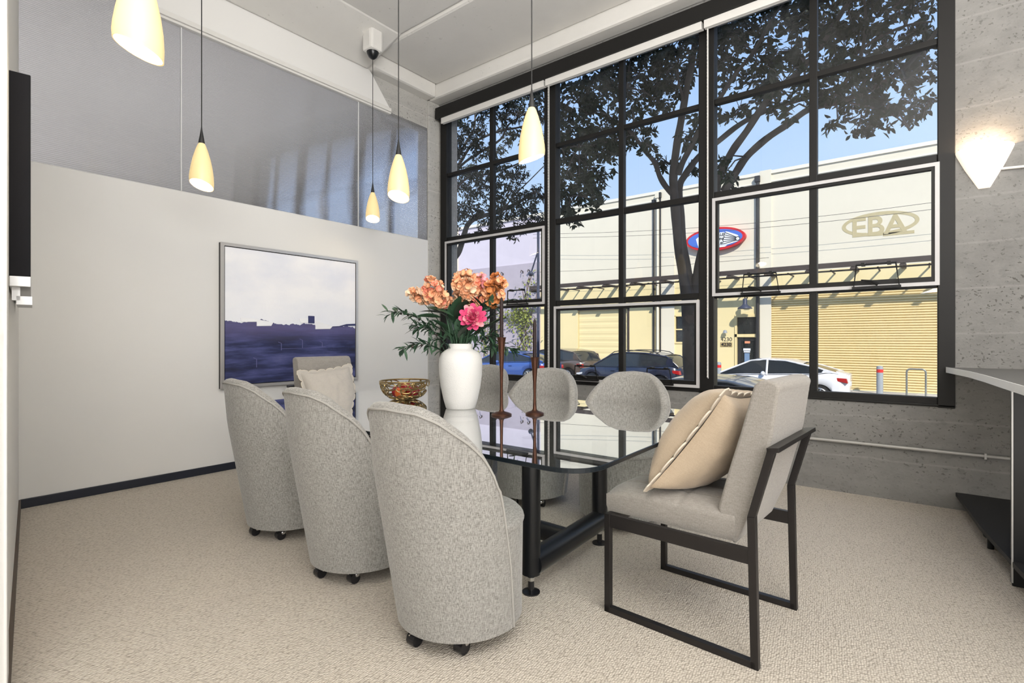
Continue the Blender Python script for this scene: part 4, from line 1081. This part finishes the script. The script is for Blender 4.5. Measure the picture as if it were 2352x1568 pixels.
# --- street furniture
t_ = thing('oval_sign', 'oval red and blue sign with a shuttlecock drawing on the warehouse wall', 'sign', (XF - .25, 7.42, 5.72)); og3 = t_.location.copy()
def oval(ry, rz_, x0, x1, n=56):
    b = MB(); b.prism([(7.42 + ry * math.cos(2 * math.pi * k / n), 5.72 + rz_ * math.sin(2 * math.pi * k / n)) for k in range(n)], x0, x1, 'x'); return b
oval(1.31, .52, XF - .25, XF).build('red_border', [MO['signred']], t_, origin=og3, smooth=False)
oval(1.20, .42, XF - .262, XF - .25).build('blue_field', MO['signblue'], t_, origin=og3, smooth=False)
b = MB(); b.prism([(8.1, 5.30), (8.25, 5.80), (8.0, 5.98), (7.0, 5.98), (6.86, 5.80), (6.8, 5.45), (6.95, 5.32)][::-1], XF - .268, XF - .262, 'x'); b.build('white_field', MO['signwhite'], t_, origin=og3, smooth=False)
b = MB(); sc = [(6.92, 6.0), (6.80, 5.96), (6.42, 5.78), (6.30, 5.62), (6.40, 5.50), (6.60, 5.46), (7.02, 5.36), (7.08, 5.46), (7.05, 5.55), (7.0, 5.65), (7.0, 5.75), (6.96, 5.84)]
b.prism(sc[::-1], XF - .274, XF - .268, 'x'); sh_ = b.build('shuttlecock', MO['signwhite'], t_, origin=og3, smooth=False)
b = MB()
def ln(p, q, r=.014): b.tube([(XF - .276, p[0], p[1]), (XF - .276, q[0], q[1])], r, 6)
for i in range(6):
    a = .96 - .1 * i; ln((6.48, 5.70 - .03 * i), (6.93 + .02 * i, 5.94 - .098 * i))
pf = [(6.93, 5.94), (6.97, 5.85), (6.97, 5.75), (7.01, 5.65), (7.01, 5.55), (7.04, 5.45)]
for p, q in zip(pf, pf[1:]): ln(p, ((p[0] + q[0]) / 2 + .04, (p[1] + q[1]) / 2)); ln(((p[0] + q[0]) / 2 + .04, (p[1] + q[1]) / 2), q)
b.tube([(XF - .276, 6.41 + .085 * math.cos(a * .4), 5.62 + .085 * math.sin(a * .4)) for a in range(16)], .014, 6, closed=True)
b.build('drawn_outline', MO['ink'], sh_, origin=og3)
for (s, z, y) in (('LE', 5.87, 7.02), ('ON', 5.68, 7.05), ('R', 5.48, 7.08)):
    text_obj('sign_lettering', s, .17, MO['ink'], t_, (-.020, y - 7.42, z - 5.72), (R(90), 0, R(-90)), .002, align='RIGHT', shear=.25, bold=.006)
def numtext(s, z, size, lab, plate, mt, bold):
    t_ = thing('house_number', lab, 'house number', (XF, 6.97, z), group='house numbers beside the black door')
    if plate: b = Box(XF - .015, XF, 6.72, 7.23, z - .10, z + .10); b.build('plate', mt, t_, origin=t_.location.copy(), smooth=False)
    text_obj('digits', s, size, MO['ink'], t_, (-.018 if plate else -.006, 0, 0), (R(90), 0, R(-90)), .003, bold=bold)
numtext('4230', 1.17, .25, 'upper black house number painted straight on the yellow wall', False, None, 0)
numtext('4230', .94, .22, 'lower house number on a tan plate beside the black door', True, MO['tan'], .006)
t_ = thing('gooseneck_lamp', 'dark gooseneck lamp on the yellow wall above the black door', 'lamp', (XF, 6.05, 3.0)); og3 = t_.location.copy()
b = MB(); b.tube([(XF, 6.08, 3.0), (XF - .25, 6.08, 3.12), (XF - .5, 6.06, 3.05), (XF - .52, 6.05, 2.92)], .025, 8); b.build('arm', MO['dark'], t_, origin=og3)
b = MB(); b.lathe([(.04, .45), (.09, .42), (.09, .22), (.12, .16), (.30, .02), (.30, 0), (.27, .0), (.1, .13)], (XF - .52, 6.05, 2.50), 24); b.build('lamp_shade', MO['pole'], t_, origin=og3, angle=60)
t_ = thing('security_light', 'small dark security light above the house numbers', 'lamp', (XF, 7.0, 1.5)); og3 = t_.location.copy()
b = MB(); b.lathe([(.02, .08), (.07, .06), (.10, -.06), (.09, -.06)], (XF - .16, 6.98, 1.52), 16); b.tube([(XF, 7.0, 1.5), (XF - .12, 7.0, 1.5)], .03, 6); b.build('housing', MO['grey'], t_, origin=og3)
for (x, y, lab) in ((23.2, 6.92, 'grey bollard with red band, left of the white car'), (23.5, 1.25, 'grey bollard with red band in front of the corrugated shutter')):
    t_ = thing('bollard', lab, 'bollard', (x, y, ZS), group='bollards by the warehouse')
    b = MB(); b.lathe([(.105, 0), (.105, .98), (.09, 1.03), (.001, 1.05)], (0, 0, 0), 24); b.build('post', MO['grey'], t_)
    b = MB(); b.lathe([(.107, .80), (.107, .92)], (0, 0, 0), 24); b.build('reflective_band', MO['redt'], t_)
b = MB(); pts = [(23.5, .46, ZS)] + [(23.5, .46 - .12 + .12 * math.cos(R(a)), ZS + .84 + .12 * math.sin(R(a))) for a in range(0, 91, 15)] + [(23.5, .05 + .12 * math.cos(R(a)) - .01, ZS + .84 + .12 * math.sin(R(a))) for a in range(90, 181, 15)] + [(23.5, -.08, ZS)]
b.tube(pts, .03, 10); o = b.build('bicycle_rack', MO['galv'], origin=(23.5, .19, ZS)); tag(o, 'bent metal tube bicycle rack before the corrugated shutter', 'bicycle rack')
t_ = thing('street_pole', 'dark street pole with slanted arm before the lilac building', 'pole', (14, 9.92, ZG)); og3 = t_.location.copy()
b = MB(); b.tube([(14, 9.92, ZG), (14, 9.92, 5.2)], [.05, .04], 12); b.build('post', MO['pole'], t_, origin=og3)
b = MB(); b.tube([(14, 9.92, 4.1), (14, 10.2, 3.4)], .025, 8); b.sphere((14, 10.22, 3.35), .09, 6); b.tube([(14, 9.9, 5.1), (14, 10.15, 5.2), (14, 10.25, 5.15)], .02, 6); b.build('arm', MO['pole'], t_, origin=og3)
for (a, c, sag, lab) in (((XF - 1, 17, 7.0), (XF - 1, -6, 6.1), -.5, 'upper thin power cable in front of the warehouse wall'), ((XF - 1, 17, 6.8), (XF - 1, -6, 5.85), -.5, 'second thin power cable in front of the warehouse wall'), ((XF - 1, 17, 4.9), (XF - 1, 5, 4.55), -.1, 'lowest thin cable just above the awning')):
    b = MB(); b.tube(curve_pts(Vector(a), Vector(c), sag, 16), .008, 4); o = b.build('power_cable', MO['wire'], origin=a); tag(o, lab, 'cable', 'overhead cables')

# --- cars (nose towards +Y), built along local X = forward, Y = left
def car(label, loc, rz, bodyc, prof_roof, belt, length, width, height, suv=False, group='cars parked across the street', tint=(.02, .025, .03), rails=False):
    t_ = thing('car', label, 'car', loc, rz, group)
    pm = plain('car_paint', bodyc, .25, var=.02, coat=.8); gm = plain('car_window_glass', tint, .06, spec=.7)
    L2 = length / 2; w2 = width / 2; g0 = .20 if not suv else .26
    def hood(x):      # body top height (belt / hood / deck line)
        pts = belt
        for (a, za), (c, zc) in zip(pts, pts[1:]):
            if x <= c: u = (x - a) / (c - a); u = u * u * (3 - 2 * u); return za + (zc - za) * u
        return pts[-1][1]
    def wid(x):
        u = abs(x) / L2; return w2 * (1 - .16 * max(0, u - .55) ** 1.6 / .45 ** 1.6 * 1.4)
    ws = (-L2 + .78, L2 - .82); wr = .33 if not suv else .36
    b = MB(); NX = 72; cols = []
    for i in range(NX + 1):
        x = -L2 + length * i / NX; zt = hood(x); w = wid(x); zb = g0
        for q in ws:
            d_ = abs(x - q)
            if d_ < wr + .05: zb = max(zb, .33 + math.sqrt(max(0, (wr + .05) ** 2 - d_ ** 2)) - .02)
        zb = min(zb, zt - .1)
        e_ = max(0, abs(x) / L2 - .93) / .07; w *= (1 - .18 * e_); zz = .06 * e_
        m_ = zb + (zt - zb) * .55
        cols.append([(x, -w * .93, zb + zz), (x, -w * .99, zb + (m_ - zb) * .4), (x, -w, m_), (x, -w * .975, zt - .07), (x, -w * .90, zt - .01), (x, -w * .5, zt + .02), (x, 0, zt + .028), (x, w * .5, zt + .02), (x, w * .90, zt - .01), (x, w * .975, zt - .07), (x, w, m_), (x, w * .99, zb + (m_ - zb) * .4), (x, w * .93, zb + zz)])
    K = 13
    b.add([p for c in cols for p in c], [(i * K + j, (i + 1) * K + j, (i + 1) * K + j + 1, i * K + j + 1) for i in range(NX) for j in range(K - 1)] + [tuple(range(K)), tuple(NX * K + j for j in range(K))[::-1]])
    b.build('body', pm, t_, angle=45)
    # greenhouse
    xs = [p[0] for p in prof_roof]
    def roof(x):
        for (a, za), (c, zc) in zip(prof_roof, prof_roof[1:]):
            if x <= c: u = (x - a) / (c - a); return za + (zc - za) * u
        return prof_roof[-1][1]
    gcols = []; rcols = []; NG = 40
    for i in range(NG + 1):
        x = xs[0] + (xs[-1] - xs[0]) * i / NG; zr = max(roof(x), hood(x) + .0); zb = hood(x) - .03; wb = wid(x) * .93; wt = wb * .80 if not suv else wb * .84; f = (zr - zb) / (height - belt[len(belt) // 2][1] + .03)
        wtt = wb + (wt - wb) * min(1, max(0, f))
        gcols.append([(x, -wb, zb), (x, -wtt, zr - .015), (x, -wtt * .6, zr + .0), (x, 0, zr + .01), (x, wtt * .6, zr + .0), (x, wtt, zr - .015), (x, wb, zb)])
        rcols.append((x, wtt, zr))
    b = MB(); b.add([p for c in gcols for p in c], [(i * 7 + j, (i + 1) * 7 + j, (i + 1) * 7 + j + 1, i * 7 + j + 1) for i in range(NG) for j in range(6)] + [tuple(range(7)), tuple(NG * 7 + j for j in range(7))[::-1]])
    b.build('window_glass', gm, t_, angle=40)
    # painted roof skin and pillars
    b = MB(); x0r = xs[1] + .1 if suv else xs[1] + .35; x1r = xs[-2] - .05; sel = [r_ for r_ in rcols if x0r <= r_[0] <= x1r]
    vs = []
    for (x, wt, zr) in sel: vs += [(x, -wt - .012, zr - .06), (x, -wt + .01, zr - .002), (x, -wt * .6, zr + .016), (x, 0, zr + .028), (x, wt * .6, zr + .016), (x, wt - .01, zr - .002), (x, wt + .012, zr - .06)]
    b.add(vs, [(i * 7 + j, (i + 1) * 7 + j, (i + 1) * 7 + j + 1, i * 7 + j + 1) for i in range(len(sel) - 1) for j in range(6)]); b.build('roof', pm, t_, angle=60)
    def side(x):
        i = min(NG, max(0, round((x - xs[0]) / (xs[-1] - xs[0]) * NG))); return gcols[i]
    for s in (0, 1):
        pl = MB(); k0, k1 = (0, 1) if s == 0 else (6, 5); sg = -1 if s == 0 else 1
        for x in (prof_roof[len(prof_roof) // 2][0] * .2 + .02,):
            c = side(x); pl.tube([(c[k0][0], c[k0][1] + sg * .01, c[k0][2]), (c[k1][0], c[k1][1] + sg * .01, c[k1][2])], .035, 6)
        up = [(c[k1][0], c[k1][1] + sg * .012, c[k1][2] - .01) for c in gcols]; pl.tube(up, .03, 6)
        lo = [(c[k0][0], c[k0][1] + sg * .0, c[k0][2] + .03) for c in gcols]; pl.tube(lo, .012, 6)
        for (xa) in (xs[0] + .35,):
            c = side(xa); pl.prism([(c[k0][0] - .22, c[k0][2] + .02), (c[k0][0] + .12, c[k0][2] + .02), (c[k1][0] + .02, c[k1][2]), (c[k1][0] - .15, c[k1][2] - .03)], c[k0][1] * .97 + sg * 0, c[k0][1] * .97 + sg * .02, 'y')
        pl.build('pillars', pm, t_, angle=60)
        mr = MB(); c = side(xs[-2] - .45); mr.sphere((c[k0][0], c[k0][1] + sg * .12, c[k0][2] + .06), .10, 8, sq=(.7, 1, .75)); mr.build('wing_mirror', pm, t_)
        for q in ws:
            wv = MB(); yy = sg * (w2 - .11)
            wv.tube([(q, yy - .10, .33), (q, yy - .08, .33), (q, yy + .08, .33), (q, yy + .10, .33)], [.26, wr - .01, wr - .01, .26], 28); wo_ = wv.build('wheel', MAT['rubber'], t_, angle=30)
            hb = MB(); hb.tube([(q, sg * (w2 + .0), .33), (q, sg * (w2 - .02), .33)], .06, 12)
            for a in range(0, 360, 36):
                hb.tube([(q, sg * (w2 - .006), .33), (q + .235 * math.cos(R(a)), sg * (w2 - .006), .33 + .235 * math.sin(R(a)))], .020, 5)
            hb.tube([(q + .235 * math.cos(R(a)), sg * (w2 - .006), .33 + .235 * math.sin(R(a))) for a in range(0, 360, 15)], .018, 5, closed=True)
            hb.build('rim', MAT['steel'], wo_)
        tl = MB(); zt = hood(-L2 + .15); yy = wid(-L2 + .2)
        tl.prism([(-L2 + .03, zt - .13), (-L2 + .0, zt - .28), (-L2 + .30, zt - .22), (-L2 + .52, zt - .10)], sg * (yy - .22), sg * (yy + .012), 'y'); tl.build('tail_light', plain('red_lamp_lens', (.42, .012, .012), .15) if True else None, t_, smooth=False, bevel=.01)
        hl = MB(); zt = hood(L2 - .15); yy = wid(L2 - .25)
        hl.prism([(L2 - .02, zt - .12), (L2 - .04, zt - .22), (L2 - .40, zt - .13), (L2 - .55, zt - .04)], sg * (yy - .3), sg * (yy + .01), 'y'); hl.build('head_light', plain('clear_lamp_lens', (.6, .62, .65), .1), t_, smooth=False, bevel=.01)
        dh = MB()
        for x in (-.55, .45): dh.tube([(x - .09, sg * (w2 + .012), hood(x) - .16), (x + .09, sg * (w2 + .012), hood(x) - .16)], .016, 6)
        dh.build('door_handle', pm, t_)
        if rails:
            rl = MB(); c = [r_ for r_ in rcols if -1.5 < r_[0] < .9]; rl.tube([(c[0][0], sg * (c[0][1] - .04), c[0][2])] + [(p[0], sg * (p[1] - .04), p[2] + .07) for p in c[2:-2:4]] + [(c[-1][0], sg * (c[-1][1] - .04), c[-1][2])], .018, 6); rl.build('roof_rail', MO['blackp'], t_)
    pb = Box(-L2 - .012, -L2 + .03, -.26, .26, .62, .75); pb.build('number_plate', MO['signwhite'], t_, smooth=False)
    return t_
hatch = [(-2.05, 1.06), (-1.45, 1.25), (-.55, 1.44), (.10, 1.47), (.55, 1.42), (1.55, .98)]
car('white hatchback parked in front of the corrugated shutter', (20.1, 4.15, ZG), R(90), (.80, .81, .84), hatch, [(-2.3, 1.0), (-1.9, 1.08), (-1.2, 1.0), (.6, .94), (1.5, .88), (2.1, .72), (2.3, .55)], 4.6, 1.80, 1.47)
wagon = [(-2.15, 1.05), (-1.75, 1.44), (-.9, 1.56), (.0, 1.58), (.55, 1.50), (1.35, 1.05)]
car('dark navy crossover with roof rails parked before the sectional door', (20.0, 9.40, ZG + .05), R(90), (.018, .022, .045), wagon, [(-2.25, .98), (-1.9, 1.08), (-1.0, 1.02), (.6, .98), (1.35, .98), (2.0, .86), (2.25, .62)], 4.5, 1.82, 1.58, suv=True, rails=True)
coupe = [(-2.2, 1.02), (-1.5, 1.22), (-.6, 1.41), (.10, 1.43), (.6, 1.36), (1.6, .93)]
car('blue sedan parked before the vine covered wall', (19.6, 15.35, ZG + .15), R(90), (.05, .11, .36), coupe, [(-2.35, .92), (-1.9, 1.02), (-1.2, .97), (.6, .90), (1.5, .86), (2.15, .70), (2.35, .5)], 4.7, 1.85, 1.43)
car('dark red and grey car seen from behind, left of the dark crossover', (22.0, 14.35, ZG + .1), R(78), (.10, .075, .06), wagon, [(-2.25, .98), (-1.9, 1.08), (-1.0, 1.02), (.6, .98), (1.35, .98), (2.0, .86), (2.25, .62)], 4.5, 1.82, 1.58, suv=True, group='cars parked across the street')
car('silver car close outside the window, only its roof in view', (10.3, 3.3, ZG), R(90), (.50, .49, .47), coupe, [(-2.35, .92), (-1.9, 1.02), (-1.2, .97), (.6, .90), (1.5, .86), (2.15, .70), (2.35, .5)], 4.7, 1.80, 1.43, group='cars parked on the near side')

# --- trees
TREE1_B=[([(8.4,2.92,0.02),(8.4,2.93,0.61),(8.4,2.95,1.24),(8.4,2.96,1.81)],0.13,0.125),([(8.4,2.99,1.74),(8.38,3.07,2.3),(8.35,3.14,2.87),(8.3,3.17,3.44),(8.3,3.19,3.86),(8.2,3.09,4.31),(8.1,2.98,4.66),(8.0,2.86,5.07),(7.9,2.74,5.39),(7.8,2.64,5.83),(7.7,2.48,6.36)],0.085,0.035),([(8.45,2.92,1.74),(8.5,3.02,2.24),(8.5,3.11,2.75),(8.5,3.15,3.33),(8.5,3.17,3.69),(8.5,3.06,3.89),(8.6,2.88,4.16),(8.7,2.6,4.38),(8.8,2.29,4.61),(8.9,1.93,4.76),(9.0,1.4,4.85),(9.0,0.79,4.89),(9.0,0.33,5.0),(9.0,-0.05,5.2)],0.075,0.02),([(8.5,2.97,1.81),(8.5,2.88,2.16),(8.5,2.8,2.57),(8.4,2.66,2.96),(8.3,2.53,3.33),(8.2,2.44,3.63),(8.1,2.23,3.95),(8.0,1.99,4.18),(7.9,1.74,4.45),(7.8,1.48,4.61),(7.7,1.2,4.74),(7.6,0.94,5.0),(7.5,0.7,5.29)],0.08,0.03),([(8.2,2.37,3.42),(8.15,2.18,3.66),(8.1,2.02,3.84),(8.0,1.74,4.0),(8.0,1.46,4.14),(7.9,1.18,4.24),(7.8,0.87,4.2),(7.8,0.55,4.25),(7.7,0.24,4.33),(7.7,-0.0,4.55),(7.6,-0.15,4.7)],0.06,0.02),([(8.3,3.17,3.51),(8.25,3.29,3.66),(8.2,3.38,3.84),(8.2,3.46,4.07),(8.1,3.6,4.29),(8.0,3.75,4.54),(8.0,3.94,4.74),(7.9,4.17,4.94),(7.9,4.38,5.19)],0.05,0.015),([(8.3,3.11,3.85),(8.2,2.99,4.01),(8.1,2.81,4.21),(8.0,2.65,4.41),(8.0,2.39,4.73),(7.9,2.12,5.0),(7.9,1.88,5.23),(7.8,1.64,5.52)],0.05,0.02),([(8.0,2.91,4.88),(7.9,2.95,5.12),(7.9,2.98,5.4),(7.8,2.84,5.64)],0.02,0.01),([(8.1,3.99,4.6),(8.0,4.35,4.54),(7.9,4.72,4.56),(7.9,5.08,4.6)],0.02,0.01),([(7.8,0.97,4.23),(7.7,0.77,4.38),(7.6,0.6,4.61),(7.6,0.54,4.96),(7.5,0.55,5.23)],0.03,0.012),([(7.8,0.69,4.73),(7.8,0.46,4.86),(7.7,0.16,4.87),(7.6,-0.08,4.78)],0.022,0.01),([(7.8,0.73,4.16),(7.8,0.46,4.01),(7.8,0.25,3.85),(7.7,0.12,3.63)],0.015,0.006),([(7.9,4.17,4.94),(7.9,4.13,5.12),(7.9,3.89,5.16),(7.9,3.82,5.31)],0.012,0.006)]
TREE1_L=[(7.62,4.6,5.26,0.44),(7.39,4.06,5.16,0.38),(7.91,4.14,5.56,0.29),(7.48,4.68,4.76,0.33),(7.32,4.18,4.75,0.28),(7.92,4.14,4.76,0.28),(8.85,5.29,4.92,0.43),(8.64,5.46,4.56,0.42),(8.58,4.94,4.4,0.42),(7.6,4.09,4.22,0.3),(8.17,4.23,4.64,0.23),(7.7,4.6,3.77,0.33),(7.51,4.7,3.45,0.23),(7.39,4.26,3.46,0.24),(7.59,4.88,3.79,0.21),(8.87,4.87,4.12,0.18),(8.69,5.29,3.57,0.2),(8.65,4.01,5.81,0.37),(8.64,3.68,5.93,0.38),(7.55,2.91,5.49,0.29),(7.76,2.79,5.67,0.29),(8.33,3.4,5.42,0.32),(8.52,3.18,5.5,0.29),(8.74,3.89,5.46,0.29),(8.78,2.98,5.76,0.2),(7.36,3.45,4.6,0.2),(8.29,3.76,4.71,0.24),(8.41,3.43,5.1,0.2),(8.11,3.88,4.46,0.2),(7.52,3.27,4.12,0.17),(8.05,2.86,4.28,0.19),(7.36,2.5,4.17,0.16),(8.88,3.54,4.31,0.2),(8.76,3.0,4.05,0.13),(8.19,4.12,5.81,0.26),(7.74,3.66,5.7,0.31),(8.84,2.3,6.19,0.35),(8.23,1.84,5.8,0.32),(8.79,1.66,6.13,0.33),(8.73,1.42,5.81,0.29),(8.12,2.11,5.4,0.27),(7.95,1.84,5.05,0.23),(8.28,2.22,5.11,0.2),(7.98,1.62,5.14,0.18),(7.49,1.32,4.89,0.21),(7.75,1.23,4.83,0.17),(8.66,2.0,5.13,0.23),(7.28,1.38,4.41,0.21),(7.28,1.14,4.33,0.18),(8.33,1.75,4.76,0.18),(7.7,2.24,5.51,0.21),(8.16,2.34,5.37,0.16),(8.05,2.37,4.52,0.17),(7.82,2.04,4.44,0.15),(9.0,1.12,5.96,0.29),(7.55,0.71,5.16,0.24),(7.94,0.52,5.22,0.26),(7.56,0.28,5.05,0.23),(8.34,0.04,5.29,0.23),(7.7,0.96,4.99,0.21),(7.84,0.78,4.89,0.21),(8.54,0.63,5.14,0.24),(7.78,0.33,4.7,0.2),(8.21,0.13,4.93,0.2),(8.83,-0.07,5.25,0.16),(7.38,0.92,4.52,0.18),(7.31,0.69,4.36,0.19),(7.61,0.45,4.41,0.18),(8.58,0.27,4.8,0.2),(8.31,0.04,4.73,0.16),(7.63,1.0,4.29,0.18),(7.8,0.83,4.3,0.19),(7.52,0.57,4.18,0.18),(8.03,0.39,4.31,0.19),(7.28,0.15,4.06,0.16),(8.46,-0.04,4.59,0.17),(8.81,0.62,4.4,0.19),(8.92,0.53,4.2,0.18),(8.52,0.68,4.08,0.15),(8.93,0.81,4.49,0.16),(7.23,0.31,3.77,0.14),(7.72,0.16,3.95,0.12),(8.94,0.05,4.41,0.14),(8.6,-0.04,4.17,0.1),(7.94,0.87,3.97,0.09),(8.9,0.07,4.19,0.09),(8.32,2.17,6.49,0.39),(8.67,1.76,6.57,0.46),(7.73,1.16,5.87,0.4),(7.54,0.71,5.63,0.37),(8.0,0.34,5.72,0.38),(7.45,-0.0,5.27,0.29),(7.89,2.55,6.1,0.32),(8.93,3.33,6.77,0.34),(7.8,1.58,4.31,0.12),(7.22,1.32,4.01,0.1),(7.28,2.12,3.37,0.14),(7.51,2.24,3.6,0.12),(8.61,2.37,3.61,0.14),(7.85,2.66,6.65,0.39),(7.72,3.29,6.04,0.34)]
TREE2_B=[([(9.8,10.17,-0.23),(9.8,10.14,1.4),(9.8,10.11,2.8),(9.75,10.02,3.71),(9.7,9.87,4.6),(9.6,9.64,5.45),(9.5,9.45,6.16),(9.4,9.29,6.75),(9.3,9.1,7.42)],0.12,0.05),([(9.75,10.22,2.22),(9.7,9.94,2.77),(9.6,9.55,3.16),(9.5,9.16,3.41),(9.4,8.9,3.75),(9.3,8.67,3.97),(9.2,8.3,4.05),(9.1,7.74,4.06),(9.0,7.03,4.12),(8.9,6.37,4.27)],0.1,0.03),([(9.6,9.64,5.22),(9.5,9.23,5.51),(9.4,8.87,5.73),(9.3,8.53,5.89),(9.2,8.09,5.91),(9.1,7.48,5.88),(9.0,6.79,5.77),(8.9,6.26,5.79)],0.045,0.015),([(9.5,9.45,5.61),(9.5,9.08,5.91),(9.5,8.82,6.17),(9.4,8.55,6.34),(9.4,8.52,6.76),(9.3,8.32,7.03)],0.04,0.015),([(9.4,9.29,5.33),(9.3,8.74,5.51),(9.2,8.09,5.6),(9.1,7.48,5.69),(9.0,7.21,5.88),(9.0,6.91,5.99),(8.9,6.26,6.06)],0.035,0.012),([(9.1,7.48,4.02),(9.0,7.03,4.31),(8.9,6.6,4.49),(8.9,6.15,4.77)],0.02,0.008),([(9.7,9.87,4.71),(9.5,9.23,5.01),(9.4,8.69,5.16),(9.3,8.05,5.06),(9.2,7.19,5.06),(9.1,6.4,5.15)],0.035,0.012)]
TREE2_L=[(8.64,8.39,5.66,0.26),(9.87,9.44,6.61,0.27),(9.09,8.13,5.63,0.28),(8.79,7.93,5.9,0.22),(8.58,7.55,6.12,0.21),(8.58,7.05,6.21,0.24),(8.74,6.83,6.3,0.24),(9.45,6.95,6.69,0.27),(8.71,6.13,6.22,0.23),(8.56,7.04,5.88,0.2),(9.19,6.93,6.16,0.25),(8.85,6.28,5.87,0.22),(9.9,7.87,6.12,0.25),(8.67,6.43,5.4,0.22),(9.24,6.5,5.5,0.23),(9.58,8.02,5.64,0.27),(9.07,8.89,5.38,0.25),(9.88,9.14,5.47,0.29),(9.17,8.07,4.98,0.26),(8.84,7.27,4.79,0.27),(9.07,6.97,4.79,0.23),(8.55,6.68,4.25,0.25),(9.09,6.51,4.24,0.26),(8.85,7.28,4.32,0.25),(9.75,9.32,5.08,0.25),(9.66,8.64,4.84,0.28),(9.2,9.09,4.49,0.17),(8.54,7.97,4.08,0.25),(8.86,7.79,4.02,0.26),(8.84,8.59,4.03,0.22),(8.79,7.23,3.92,0.25),(8.82,6.78,3.86,0.24),(9.72,7.02,4.06,0.26),(8.7,8.59,3.7,0.18),(8.57,7.17,3.59,0.15),(9.8,7.27,3.81,0.16),(9.29,8.31,3.76,0.12),(9.89,8.99,3.78,0.11),(9.06,7.08,3.47,0.1),(9.76,9.57,7.06,0.32),(9.42,8.78,6.94,0.28),(9.61,6.76,7.23,0.29),(9.54,6.03,3.79,0.09)]
def tree(label, base, br, blobs, lm, L_, W_, dens, seed, droop):
    rr = random.Random(seed); t_ = thing('street_tree', label, 'tree', base, group='street trees outside the windows')
    b = MB()
    for i, (pts, r0, r1) in enumerate(br):
        P_ = [Vector(p) for p in pts]; Q = []
        for k in range(len(P_) - 1):
            for j in range(4):
                u = j / 4; p0 = P_[max(0, k - 1)]; p1 = P_[k]; p2 = P_[k + 1]; p3 = P_[min(len(P_) - 1, k + 2)]
                Q.append(.5 * ((2 * p1) + (p2 - p0) * u + (2 * p0 - 5 * p1 + 4 * p2 - p3) * u * u + (3 * p1 - p0 - 3 * p2 + p3) * u ** 3))
        Q.append(P_[-1]); n = len(Q)
        b.tube(Q, [(r0 + (r1 - r0) * k / (n - 1)) * (1 + .05 * math.sin(k * 1.3)) for k in range(n)], 12)
    b.build('trunk', MO['bark'], t_, origin=base, angle=80)
    ends = [Vector(p) for pts, _, _ in br for p in pts[2:]]
    tw = MB()
    lv = MB()
    for (x, y, z, r) in blobs:
        c = Vector((x, y, z)); near = min(ends, key=lambda q: (q - c).length)
        if (near - c).length < 1.1: tw.tube([near, near.lerp(c, .5) + Vector((0, 0, .08)), c], [.014, .010, .006], 5)
        for _ in range(5):
            e_ = c + Vector((rr.gauss(0, 1), rr.gauss(0, 1), rr.gauss(0, .8))) * r * .6; tw.tube([c, c.lerp(e_, .5) + Vector((0, 0, .04)), e_], [.006, .005, .003], 4)
        n = int(dens * (r / .3) ** 2)
        ncl = max(3, n // 9)
        for _ in range(ncl):
            while True:
                q = Vector((rr.uniform(-1, 1), rr.uniform(-1, 1), rr.uniform(-1, 1)))
                if q.length < 1: break
            cc = c + Vector((q.x * r * 1.1, q.y * r * 1.12, q.z * r))
            for _ in range(9):
                d_ = Vector((rr.uniform(-1, 1), rr.uniform(-1, 1), rr.uniform(-1, .6) - droop)).normalized()
                l_ = L_ * rr.uniform(.7, 1.2); s = d_.cross(Vector((rr.uniform(-1, 1), rr.uniform(-1, 1), rr.uniform(-1, 1)))).normalized() * W_ * .5 * rr.uniform(.8, 1.1); nn = d_.cross(s).normalized() * W_ * .22
                p = cc + Vector((rr.uniform(-1, 1), rr.uniform(-1, 1), rr.uniform(-1, 1))) * .05
                m1 = p + d_ * l_ * .35; m2 = p + d_ * l_ * .70
                lv.add([p, m1 + s + nn, m1, m1 - s + nn, m2 + s * .75 + nn * .7, m2, m2 - s * .75 + nn * .7, p + d_ * l_], [(0, 1, 2), (0, 2, 3), (1, 4, 5, 2), (2, 5, 6, 3), (4, 7, 5), (5, 7, 6)])
    tw.build('twigs', MO['bark'], t_, origin=base, angle=80)
    lv.build('foliage', lm, t_, origin=base, smooth=False)
    return t_
tree('broad leafed street tree forking before the middle and right windows', (8.40, 2.44, ZS), TREE1_B, TREE1_L, MO['leaf1'], .115, .055, 205, 3, .2)
tree('finer leafed street tree behind the bouquet in the left window', (9.8, 6.9, ZS), TREE2_B, TREE2_L, MO['leaf2'], .11, .036, 330, 8, .5)
